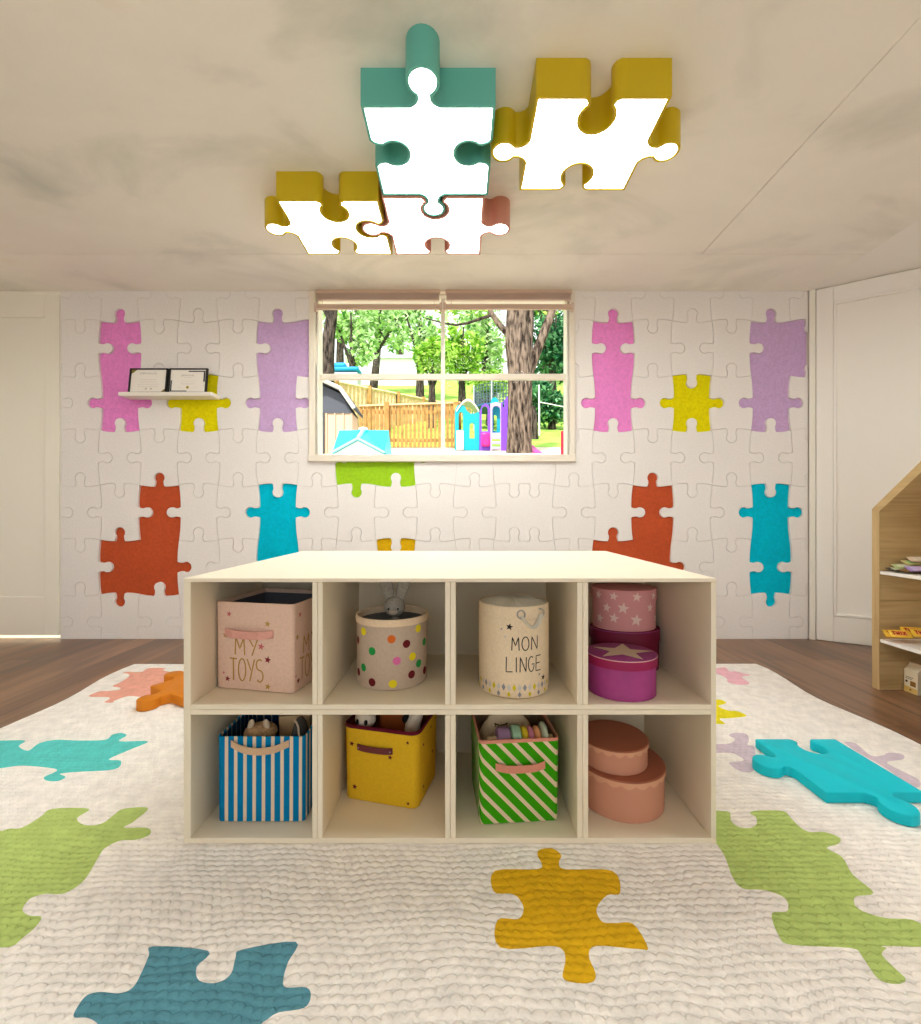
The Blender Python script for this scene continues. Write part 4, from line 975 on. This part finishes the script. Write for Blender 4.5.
o_ = rrect(wd, dp, .001, 1); mb.rings(o_, [(0, 0), (0, hh)], cm_, cap1=False)
c4 = [(-wd/2, -dp/2, hh), (wd/2, -dp/2, hh), (wd/2, dp/2, hh), (-wd/2, dp/2, hh)]
mb.poly([c4[0], c4[1], (wd/2, 0, hh+.026), (-wd/2, 0, hh+.026)], cm_); mb.poly([c4[2], c4[3], (-wd/2, 0, hh+.026), (wd/2, 0, hh+.026)], cm_)
for sx in (-1, 1): mb.poly([(sx*wd/2, -dp/2, hh), (sx*wd/2, dp/2, hh), (sx*wd/2*.98, 0, hh+.026)], cm_)
lf = lambda u_, v, h: (-wd/2-h, -u_, v)
for fn, ww in ((lambda u_, v, h: (u_, -dp/2-h, v), wd), (lf, dp)):
    q = ww/2; mb.decal([(-q, .001), (q, .001), (q, .026), (-q, .030)], fn, cg); mb.decal([(-.002, .034), (q*.75, .034), (q*.75, .058), (-.002, .058)], fn, cb); mb.decal(circle(.005, 12, (0, .016)), fn, cb, .0012)
    for k, z in enumerate((.066, .074)): mb.strip([(-q*.75, z), (q*(.2+.2*k), z)], .003, fn, mat('grey_brown_print', (130, 120, 100), .7))
    mb.decal(circle(.006, 12, (-q*.6, .052)), fn, mat('dark_print', (70, 60, 44), .6))
mb.build('carton_body', ct, smooth=0)
mb = MB(); mb.span((-wd/2, -.0015, hh+.024), (wd/2, .0015, hh+.036), cm_); mb.build('gable_crease', ct, smooth=0)

# ================================================================== GARDEN (a rising bank seen through the window)
def ground_z(Y):
    pr = ((3.17, 1.20), (6.5, .851+.134*6.5), (8, 2.0), (9.4, 2.30), (13, 3.35), (18, 5.0), (26, 8.2), (40, 13.5), (60, 18))
    for (a, za), (b, zb) in zip(pr, pr[1:]):
        if Y <= b: return za+(zb-za)*max(0, Y-a)/(b-a)
    return pr[-1][1]
gm = mat('garden_soil_and_lawn', (150, 190, 80), .9, .2, 1.5, spec=.1); nt = gm.node_tree; b_ = nt.nodes['Principled BSDF']
path_m = mat('pale_bark_path', (214, 200, 176), .95, .2, 6)
mb = MB(); ys = [3.17, 4, 5, 6.5, 7.3, 8, 8.7, 9.4, 10.5, 11.7, 13, 15, 18, 22, 26, 33, 40, 60]; xs_ = [-40+2*k for k in range(46)]
gv = [[mb.bm.verts.new((x, y, ground_z(y)+(.06*math.sin(x*.7+y) if y > 10 else 0))) for x in xs_] for y in ys]
for i in range(len(ys)-1):
    for j in range(len(xs_)-1): mb.face([gv[i][j], gv[i][j+1], gv[i+1][j+1], gv[i+1][j]], path_m if ys[i] < 9.4 else gm)
tag(mb.build('ground', smooth=60), 'sloping garden with pale path and lawn outside the window', 'ground', kind='structure')

wood_f, wood_d = mat('cedar_fence_board', (178, 132, 74), .85, .18, 9), mat('pale_fence_board', (226, 196, 150), .85, .12, 9)
# picket fence in front
fz = lambda Y: ground_z(Y)
fe = empty('picket_fence', (0, 0, 0), label='golden brown picket fence between the shed and the climbing toy', cat='fence', group='wooden garden fences')
Yf = 9.0; kf = Yf/F
def fx(px): return (px-CX)*kf
zb0 = ground_z(Yf); ztop = EYE-(406-HY)*kf
mb = MB(); n_p = 25
for i in range(n_p):
    px = 361+ (460-361)*i/(n_p-1)
    if abs(px-387) < 2.4: continue
    zt_ = EYE-((407-(px-361)*.035)-HY)*kf
    mb.box((fx(px), Yf, (zb0+.02+zt_)/2), (.058, .02, zt_-zb0-.02), wood_f)
mb.build('pickets', fe, smooth=0)
for z in (zb0+.17, ztop-.12): mb = MB(); mb.box((fx(410), Yf+.03, z), (fx(461)-fx(360), .04, .07), wood_f); mb.build('rail', fe, smooth=0)
mb = MB(); mb.box((fx(410), Yf-.005, EYE-(404.5-HY)*kf), (fx(461)-fx(360), .09, .03), wood_d, Matrix.Rotation(-.033, 3, 'Y')); mb.build('cap_rail', fe, smooth=0)
for px in (387, 456): mb = MB(); mb.box((fx(px), Yf-.03, (zb0+ztop)/2+.03), (.10, .09, ztop-zb0+.09), wood_f); mb.build('post', fe, smooth=0, bevel=.008)
# tall boundary fence further up the bank
fe = empty('boundary_fence', (0, 0, 0), label='tall pale board fence running uphill behind the picket fence', cat='fence', group='wooden garden fences')
A, B = P(325, 381, 12.0), P(470, 409, 17.0); mb = MB(); nb = 46
for i in range(nb):
    t = i/(nb-1); c = A.lerp(B, t); z0 = ground_z(c.y)-.1
    mb.box((c.x, c.y, (z0+c.z)/2), (.12, .02, max(.3, c.z-z0)), wood_d)
mb.build('boards', fe, smooth=0)
for i in range(6):
    t = .06+i*.18; c = A.lerp(B, t); z0 = ground_z(c.y)-.1; mb = MB(); mb.box((c.x, c.y-.06, (z0+c.z)/2+.04), (.12, .10, max(.3, c.z-z0)+.1), wood_f); mb.build('post', fe, smooth=0)
mb = MB(); mb.tube([A+Vector((0, -.03, .02)), B+Vector((0, -.03, .02))], .05, wood_d, 4); mb.build('cap_rail', fe, smooth=0)

# shed
sh = empty('garden_shed', (0, 0, 0), label='cream garden shed with charcoal gambrel roof at the window edge', cat='shed')
Ys = 7.2; q = lambda px, py, dy=0: P(px, py, Ys)+Vector((0, dy, 0))
roof_m, cream_w, dark_w = mat('charcoal_shingle', (66, 68, 76), .8, .1, 30), mat('cream_shed_boards', (206, 176, 150), .7), mat('grey_gable_panel', (78, 80, 90), .7)
zg = ground_z(Ys)-.1
prof = [q(283, 413), q(352.5, 413), q(341, 394), q(322, 385), q(302, 394)]
mb = MB(); front = [mb.bm.verts.new(p) for p in prof]; mb.face(front, dark_w)
back = [mb.bm.verts.new(p+Vector((0, .42, 0))) for p in prof]; mb.face(list(reversed(back)), dark_w); [mb.face([front[i-1], front[i], back[i], back[i-1]], dark_w) for i in range(5)]; mb.build('gable', sh, smooth=0)
mb = MB(); wl, wr = q(284, 413).x, q(351.5, 413).x
mb.span((wl, Ys+.02, zg), (wr, Ys+.42, prof[0].z), cream_w)
for k in range(9): x = wl+(wr-wl)*k/8; mb.span((x-.012, Ys, zg), (x+.012, Ys+.02, prof[0].z), mat('cream_batten', (204, 172, 146), .7))
mb.build('wall', sh, smooth=0)
mb = MB(); mb.span((q(321, 413).x-.02, Ys-.02, zg), (q(324, 413).x, Ys+.02, prof[0].z-.01), dark_w); mb.build('door_gap', sh, smooth=0)
mb = MB()
pr2 = [q(280, 415), q(301, 392.5), q(322, 383), q(342.5, 392.5), q(356, 412)]
for a, c in zip(pr2, pr2[1:]):
    up = Vector((0, 0, .05)); 
    lo = [a+Vector((0, -.12, 0)), c+Vector((0, -.12, 0)), c+Vector((0, .5, 0)), a+Vector((0, .5, 0))]
    vs = [mb.bm.verts.new(p) for p in lo]; vu = [mb.bm.verts.new(p+up) for p in lo]
    mb.face(list(reversed(vs)), roof_m); mb.face(vu, roof_m)
    for i in range(4): mb.face([vs[i-1], vs[i], vu[i], vu[i-1]], roof_m)
mb.build('roof', sh, smooth=0)
mb = MB()
for a, c in zip(pr2, pr2[1:]): mb.tube([a+Vector((0, -.14, .03)), c+Vector((0, -.14, .03))], .032, mat('grey_white_fascia', (206, 204, 204), .6), 4)
mb.build('fascia', sh, smooth=0)

# little toy house roof, standing right outside
ph = empty('toy_playhouse', (0, 0, 0), label='white toy playhouse with bright aqua cross gabled roof by the fence', cat='playhouse')
Yp = 6.2; q = lambda px, py, dy=0: P(px, py, Yp)+Vector((0, dy, 0)); aqua, white_p = mat('aqua_plastic', (30, 206, 226), .35), mat('white_plastic', (246, 246, 246), .4)
zg = ground_z(Yp)-.02; zw = q(0, 453).z; xl, xr = q(333, 0).x, q(385, 0).x; xm = q(358.5, 0).x; ap = q(0, 439).z; rg = P(0, 430, Yp+.32).z
mb = MB()
wv = [(xl+.02, zg), (xr-.02, zg), (xr-.02, zw), (xm, ap-.02), (xl+.02, zw)]
plate(mb, wv, [], lambda u_, v, d: (u_, Yp+d, v), .02, white_p); mb.span((xl+.02, Yp+.02, zg), (xl+.05, Yp+.65, zw), white_p); mb.span((xr-.05, Yp+.02, zg), (xr-.02, Yp+.65, zw), white_p); mb.build('wall', ph, smooth=0)
mb = MB()
for s_, xe_ in ((-1, xl), (1, xr)):                      # main roof: ridge runs across, front gable cuts in
    mb.poly([(xe_, Yp-.04, zw), (xm, Yp-.04, ap), (xm, Yp+.32, rg), (xe_+s_*.0, Yp+.32, rg-.005)], aqua)
    mb.poly([(xe_, Yp-.04, zw-.03), (xm, Yp-.04, ap-.03), (xm, Yp+.32, rg-.03), (xe_, Yp+.32, rg-.035)], aqua)
    mb.poly([(xe_, Yp+.70, zw), (xm, Yp+.70, ap), (xm, Yp+.32, rg), (xe_, Yp+.32, rg-.005)], aqua)
    mb.poly([(xe_, Yp-.04, zw), (xe_, Yp+.32, rg-.005), (xe_, Yp+.70, zw)], aqua)
mb.build('roof', ph, smooth=0)
mb = MB()
for xe_ in (xl, xr): mb.tube([(xe_, Yp-.05, zw), (xm, Yp-.05, ap)], .020, white_p if False else mat('pale_aqua_trim', (150, 232, 240), .4), 6)
mb.tube([(xm, Yp-.05, ap), (xm, Yp+.32, rg)], .03, mat('pale_aqua_trim', (150, 232, 240), .4), 6); mb.ball((xm, Yp+.3, rg+.01), (.07, .05, .03), white_p); mb.build('ridge_trim', ph)

# plastic climbing toy
cl = empty('play_climber', (0, 0, 0), label='teal and purple plastic climbing playhouse with steps beside the big tree', cat='climbing toy')
Yc = 8.3; kc = Yc/F; sc_ = 80/921
def cq(x, y): return ((440+x*sc_-CX)*kc, EYE-(395+y*sc_-HY)*kc)     # zoomed photo column and row to the plane of the toy
teal_p, purp, lav, mag_p, cream_p = mat('teal_plastic', (6, 160, 176), .35), mat('violet_plastic', (124, 70, 214), .35), mat('lavender_plastic', (190, 170, 226), .35), mat('magenta_plastic', (206, 40, 140), .35), mat('cream_plastic', (240, 228, 206), .4)
cf = lambda dy: (lambda u_, v, d: (u_, Yc+dy+d, v))
arch = lambda x0, x1, y0, y1, n=8: [cq(x0, y1), cq(x1, y1)]+[cq((x0+x1)/2+(x1-x0)/2*math.cos(PI*k/n), y0+(x1-x0)/2-(x1-x0)/2*math.sin(PI*k/n)) for k in range(n+1)]
mb = MB(); plate(mb, [cq(*p) for p in ((180, 640), (280, 645), (285, 660), (450, 665), (455, 220), (440, 190), (400, 215), (350, 215), (310, 180), (285, 130), (240, 108), (200, 120), (178, 160), (170, 210))], [arch(215, 265, 195, 400), arch(340, 398, 320, 500)], cf(0), .05, teal_p); mb.build('arched_panel', cl, smooth=0)
mb = MB(); mb.span((cq(170, 0)[0], Yc+.05, cq(0, 640)[1]), (cq(200, 0)[0], Yc+.55, cq(0, 200)[1]), teal_p); mb.build('side_wall', cl, bevel=.02)
mb = MB(); mb.span((cq(440, 0)[0], Yc+.05, cq(0, 650)[1]), (cq(460, 0)[0], Yc+.55, cq(0, 230)[1]), purp); mb.build('side_wall', cl, bevel=.02)
mb = MB(); mb.span((cq(190, 0)[0], Yc-.03, cq(0, 635)[1]), (cq(272, 0)[0], Yc-.002, cq(0, 410)[1]), cream_p); mb.build('door', cl, bevel=.012)
mb = MB(); a_pts = []
for k in range(13):
    t = k/12; a_pts.append(cq(190+260*t, 175-130*math.sin(PI*t)))
for dy in (0,):
    lo = [mb.bm.verts.new((p[0], Yc-.02, p[1])) for p in a_pts]; hi = [mb.bm.verts.new((p[0], Yc+.56, p[1]+.02)) for p in a_pts]
    l2 = [mb.bm.verts.new((p[0], Yc-.02, p[1]-.04)) for p in a_pts]; h2 = [mb.bm.verts.new((p[0], Yc+.56, p[1]-.02)) for p in a_pts]
    for i in range(12): mb.face([lo[i], lo[i+1], hi[i+1], hi[i]], cream_p); mb.face([l2[i], l2[i+1], h2[i+1], h2[i]], cream_p); mb.face([lo[i], lo[i+1], l2[i+1], l2[i]], cream_p)
mb.build('canopy', cl)
mb = MB(); plate(mb, [cq(*p) for p in ((455, 660), (580, 665), (580, 180), (560, 120), (520, 100), (480, 130), (455, 200))], [arch(480, 550, 130, 420)], cf(-.02), .05, purp); mb.build('window_panel', cl, smooth=0)
mb = MB(); mb.span((cq(470, 0)[0], Yc-.10, cq(0, 600)[1]), (cq(575, 0)[0], Yc-.025, cq(0, 440)[1]), mag_p); mb.build('crawl_tunnel', cl, bevel=.035)
mb = MB(); plate(mb, [cq(*p) for p in ((580, 675), (705, 675), (705, 110), (770, 20), (775, 100), (660, 100), (585, 105))][:0] or [cq(*p) for p in ((578, 675), (705, 675), (705, 100), (640, 90), (578, 105))], [arch(600, 692, 130, 440), [cq(595, 540), cq(695, 540), cq(695, 505), cq(595, 505)], [cq(595, 600), cq(695, 600), cq(695, 565), cq(595, 565)], [cq(595, 655), cq(695, 655), cq(695, 625), cq(595, 625)]], cf(-.05), .06, lav); mb.build('ladder_panel', cl, smooth=0)
mb = MB(); plate(mb, [cq(*p) for p in ((595, 440), (697, 440), (697, 125), (595, 125))], [arch(622, 660, 215, 400)], cf(.1), .04, teal_p); mb.build('inner_panel', cl, smooth=0)
mb = MB(); plate(mb, [cq(580+95*(.5+.5*math.cos(PI*k/10)), 105-75*math.sin(PI*k/10)) for k in range(11)], [], cf(-.03), .05, teal_p); mb.build('crest', cl, smooth=0)
mb = MB(); plate(mb, [cq(*p) for p in ((700, 675), (790, 675), (785, 420), (775, 20), (740, 70), (700, 100))], [arch(718, 738, 80, 150, 4)], cf(-.06), .07, purp); mb.build('slide_panel', cl, smooth=0)
zg_ = ground_z(Yc); mb = MB(); mb.span((cq(180, 0)[0], Yc-.03, zg_-.05), (cq(785, 0)[0], Yc+.55, cq(0, 640)[1]-.0), mat('dark_plastic_deck', (60, 40, 90), .5)); mb.build('deck', cl, bevel=.01)

# bits of play equipment at the edge
q8 = lambda px, py, Y: P(px, py, Y)
mb = MB(); a = q8(531, 446, 8.0); c = q8(541, 456, 7.3); mb.tube([a, a.lerp(c, .4)+Vector((0, 0, -.02)), c], [.05, .07, .09], mag_p, 10, flat=.5); tag(mb.build('toy_slide'), 'pink plastic slide end at the foot of the big tree', 'slide')
mb = MB(); a = q8(563, 431, 6.8); mb.rings(circle(.035, 16), [(.006, ground_z(6.8)-.05), (0, ground_z(6.8)), (0, a.z-.01), (.012, a.z)], mat('red_plastic', (204, 24, 54), .35), fn=lambda x, y, h: (a.x+x, 6.8+y, h)); tag(mb.build('play_post'), 'red plastic post at the window edge near the lawn', 'post')
# trampoline net and blue cover
tr = empty('trampoline', (0, 0, 0), label='dark netted trampoline enclosure behind the climbing toy', cat='trampoline')
net, steel = mat('dark_net', (86, 104, 112), .9), mat('galvanised_pole', (190, 196, 200), .4, metal=.6)
Yt = 13.0; cxt = P(495, 0, Yt).x; zt0, zt1 = P(0, 408, Yt).z, P(0, 389, Yt).z
mb = MB()
for k in range(40):
    a0 = 2*PI*k/40; p0 = (cxt+.62*math.cos(a0), Yt+.62*math.sin(a0)); mb.tube([(p0[0], p0[1], zt0), (p0[0], p0[1], zt1)], .012, net, 4)
for z in [zt0+(zt1-zt0)*k/6 for k in range(7)]: mb.tube([(cxt+.62*math.cos(2*PI*k/40), Yt+.62*math.sin(2*PI*k/40), z) for k in range(41)], .010, net, 4)
mb.build('net', tr)
mb = MB()
for k in range(6):
    a0 = 2*PI*k/6+.3; p0 = (cxt+.66*math.cos(a0), Yt+.66*math.sin(a0)); mb.tube([(p0[0], p0[1], ground_z(Yt)-.1), (p0[0], p0[1], zt1+.05)], .022, steel, 6)
mb.build('poles', tr)
mb = MB(); mb.rings(circle(.66, 40), [(0, zt0-.05), (0, zt0), (.06, zt0+.01)], mat('blue_edge_pad', (50, 90, 130), .6), fn=lambda x, y, h: (cxt+x, Yt+y, h)); mb.build('mat', tr)
mb = MB(); c = P(347, 371.5, 15.5); mb.box((c.x, c.y, c.z), (.95, .7, .14), mat('bright_blue_tarp', (20, 150, 220), .5)); mb.box((c.x-.2, c.y, c.z+.13), (.45, .7, .16), mat('bright_blue_tarp', (1, 1, 1)))
mb.span((c.x-.44, c.y-.3, ground_z(15.5)-.1), (c.x+.44, c.y+.3, c.z-.1), mat('grey_crate', (196, 196, 196), .7)); tag(mb.build('covered_crate', bevel=.05), 'crate under a bright blue cover behind the dark trunk by the shed', 'crate')
mb = MB(); c = P(395, 372, 30); mb.span((c.x-2.4, c.y, ground_z(30)-.5), (c.x+2.2, c.y+2, c.z+.9), mat('white_house_wall', (240, 240, 240), .7))
hb = empty('neighbour_house', (0, 0, 0), label='distant white house wall glimpsed through the pale leaves', cat='house'); mb.build('wall', hb, smooth=0)
mb = MB(); ra = c.z+.9; mb.rings([(c.x-2.6, c.y-.2), (c.x+2.4, c.y-.2), (c.x+2.4, c.y+2.2), (c.x-2.6, c.y+2.2)], [(0, ra), (0, ra+.05), (1.1, ra+.6)], mat('pale_grey_roof', (190, 190, 196), .8)); mb.build('roof', hb, smooth=0)

# trees
bark1, bark2 = bark_mat('rough_grey_brown_bark', (138, 120, 106), (40, 32, 28)), bark_mat('dark_bark', (96, 84, 76), (30, 26, 24))
LV = [leaf_mat('sunlit_leaves', (60, 120, 50), (190, 226, 140), (246, 250, 232)), leaf_mat('fresh_leaves', (40, 110, 20), (150, 204, 50), (232, 246, 150)), leaf_mat('deep_green_leaves', (6, 50, 32), (40, 120, 70), (150, 206, 150))]
def leaves(mb, c, r, n, size, m, rnd):
    for _ in range(n):
        while True:
            v = Vector((rnd.uniform(-1, 1), rnd.uniform(-1, 1), rnd.uniform(-1, 1)))
            if v.length <= 1: break
        if v.length < .45 and rnd.random() < .6: v = v.normalized()*rnd.uniform(.6, 1)
        p = Vector(c)+Vector((v.x*r[0], v.y*r[1], v.z*r[2])); s_ = size*rnd.uniform(.6, 1.3)
        R_ = Matrix.Rotation(rnd.uniform(0, 6.3), 3, 'Z') @ Matrix.Rotation(rnd.uniform(-1, 1), 3, 'X') @ Matrix.Rotation(rnd.uniform(-.6, .6), 3, 'Y')
        q = [R_ @ Vector(a_)*s_+p for a_ in ((0, -.5, 0), (.27, -.05, .07), (0, .5, -.03), (-.27, -.05, .07))]
        vs = [mb.bm.verts.new(a_) for a_ in q]; mb.face([vs[0], vs[1], vs[2]], m); mb.face([vs[0], vs[2], vs[3]], m)
rnd = random.Random(3)
# big tree right outside
Yb = 7.6; T = lambda px, py, dy=0: P(px, py, Yb+dy)
bt = empty('big_tree', (0, 0, 0), label='thick rough barked tree trunk forking outside the window', cat='tree', group='garden trees')
kk = Yb/F; mb = MB()
zg = ground_z(Yb)
mb.tube([T(518.5, 470), T(519, 452), T(519.5, 430), T(520, 400), T(520, 372), T(517.5, 345), T(517, 320), T(518, 295), T(519, 250), T(521, 200)], [x*kk for x in (15, 13, 12.2, 12.2, 12.3, 12.3, 11, 10.5, 9, 7)], bark1, 18); mb.build('trunk', bt, smooth=60, flip=True)
for pts, rr in (([T(521, 372), T(526, 352, .05), T(529.5, 325, .1), T(530, 295, .15), T(533, 240, .2)], (6, 6.5, 4.5, 4, 3)), ([T(525, 385), T(531, 366), T(539, 345), T(548, 322), T(555, 303), T(562, 280), T(575, 240)], (5, 5.2, 4.8, 4.2, 3.6, 3.2, 2.5)),
                ([T(513, 343), T(507, 333), T(498, 323), T(492, 314), T(486, 300), T(478, 270)], (4.2, 3.4, 2.9, 2.6, 2.2, 1.6)), ([T(492, 315), T(480, 319), T(468, 323), T(456, 325), T(443, 323), T(425, 318)], (1.7, 1.5, 1.3, 1.1, .9, .5))):
    mb = MB(); mb.tube(pts, [x*kk for x in rr], bark1 if rr[0] > 4 else bark2, 12); mb.build('branch', bt, smooth=60)
mb = MB()
for px, py, rx, n in ((480, 300, .55, 160), (455, 297, .6, 160), (545, 300, .5, 120), (500, 262, .9, 300), (420, 295, .5, 120)): leaves(mb, T(px, py, .3), (rx, .5, rx*.45), n, .10, LV[1], rnd)
mb.build('foliage', bt, smooth=0)
lt = empty('dark_trunk_tree', (0, 0, 0), label='dark trunked tree at the shed side of the window', cat='tree', group='garden trees')
Yl = 10.5; T2 = lambda px, py: P(px, py, Yl); kk = Yl/F
mb = MB(); mb.tube([T2(327, 430), T2(327.5, 390), T2(328, 360), T2(329, 335), T2(331.5, 318), T2(333, 300), T2(335, 260)], [x*kk for x in (8.5, 7, 6.3, 6, 5.6, 5.2, 4)], bark2, 14); mb.build('trunk', lt, smooth=60)
mb = MB(); mb.tube([T2(331, 322), T2(326, 312), T2(321, 302), T2(314, 285)], [x*kk for x in (3, 2.6, 2.2, 1.5)], bark2, 10); mb.build('branch', lt, smooth=60)
mb = MB(); leaves(mb, T2(335, 270), (1.4, .8, .9), 500, .15, LV[0], rnd); leaves(mb, T2(325, 299), (.5, .4, .16), 120, .12, LV[0], rnd); mb.build('foliage', lt, smooth=0)
# trees and shrubs up the bank
def tree(px, py, Y, rx, rz, n, size, k, label, trunk_px=None, name='garden_tree', dens=1):
    c = P(px, py, Y); s_ = Y/F; o = empty(name, (0, 0, 0), 0, label, 'tree' if 'tree' in name else 'shrub', 'garden trees' if 'tree' in name else 'garden shrubs')
    mb = MB(); bx_ = P(trunk_px or px, 0, Y).x; zg = ground_z(Y)-.2
    mb.tube([(bx_, Y, zg), ((bx_+c.x)/2, Y, (zg+c.z)/2), (c.x, Y, c.z+rz*s_*.5)], [.011*Y, .008*Y, .003*Y], bark2, 8)
    for j in range(4):
        a_ = j*1.6; mb.tube([(bx_*.3+c.x*.7, Y, zg*.3+c.z*.7-rz*s_*.2), (c.x+rx*s_*.6*math.cos(a_), Y+rx*s_*.4*math.sin(a_), c.z+rz*s_*(.15+.15*j))], [.005*Y, .0015*Y], bark2, 6)
    mb.build('trunk', o, smooth=60)
    mb = MB(); rr = random.Random(int(px*7+py*3+Y))
    for j in range(7):
        cc = c+Vector((rr.uniform(-.6, .6)*rx*s_, rr.uniform(-.4, .4)*rx*s_, rr.uniform(-.6, .6)*rz*s_)); leaves(mb, cc, (rx*s_*.55, rx*s_*.45, rz*s_*.5), n//7, size*s_, LV[k], rr)
    mb.build('foliage', o, smooth=0)
tree(352, 338, 19, 26, 34, 1500, 6.5, 0, 'pale leafy tree rising behind the blue cover by the shed')
tree(382, 318, 24, 34, 30, 1500, 6, 0, 'airy bleached tree between the shed and the window mullion', 372)
tree(420, 332, 21, 24, 42, 1500, 6, 0, 'pale tree standing just before the window mullion')
tree(432, 362, 13.6, 22, 24, 1300, 5.5, 1, 'lime bright bush tree behind the end of the pale board fence', name='leafy_shrub')
tree(462, 352, 17, 26, 34, 1900, 6, 1, 'lime bright tree just past the mullion behind the climbing toy')
tree(487, 340, 19, 22, 44, 1400, 6, 0, 'pale tree seen between the mullion and the big trunk', 482)
tree(490, 384, 14.2, 24, 16, 1200, 5, 1, 'green shrub above the netted trampoline', name='leafy_shrub')
tree(553, 345, 15, 24, 50, 2400, 6.5, 2, 'deep green tree filling the gap beyond the big trunk')
tree(552, 400, 13, 26, 26, 2000, 5.5, 2, 'dense deep green shrub above the lawn beside the big trunk', name='leafy_shrub')
tree(530, 395, 17, 18, 40, 1000, 5.5, 2, 'deep green shrub directly behind the big trunk', name='leafy_shrub')
tree(340, 300, 30, 45, 40, 1600, 5.5, 0, 'tall distant tree over the shed')
tree(400, 290, 46, 50, 44, 2000, 5.5, 0, 'tall distant tree over the white house')
tree(475, 290, 37, 45, 50, 2000, 5.5, 0, 'tall distant tree behind the thin branch')
tree(545, 285, 28, 40, 40, 1500, 5.5, 2, 'tall distant dark tree beyond the forked limb')
tp = empty('tree_stump', (0, 0, 0), label='dark broken stump standing behind the big trunk near the lawn', cat='stump')
mb = MB(); Yq = 11; mb.tube([P(535, 444, Yq), P(534.5, 430, Yq), P(534, 415, Yq), P(533, 406, Yq)], [.10, .085, .08, .05], bark2, 10); mb.build('trunk', tp, smooth=60)
mb = MB(); mb.tube([P(539, 402, 11.5), P(575, 409, 11.5)], .012, white_p, 6)
mb.tube([P(539.5, 446, 11.5), P(539, 385, 11.5)], .02, white_p, 6); tag(mb.build('washing_line_pole'), 'thin white pole with a line running past the deep green shrub', 'pole')
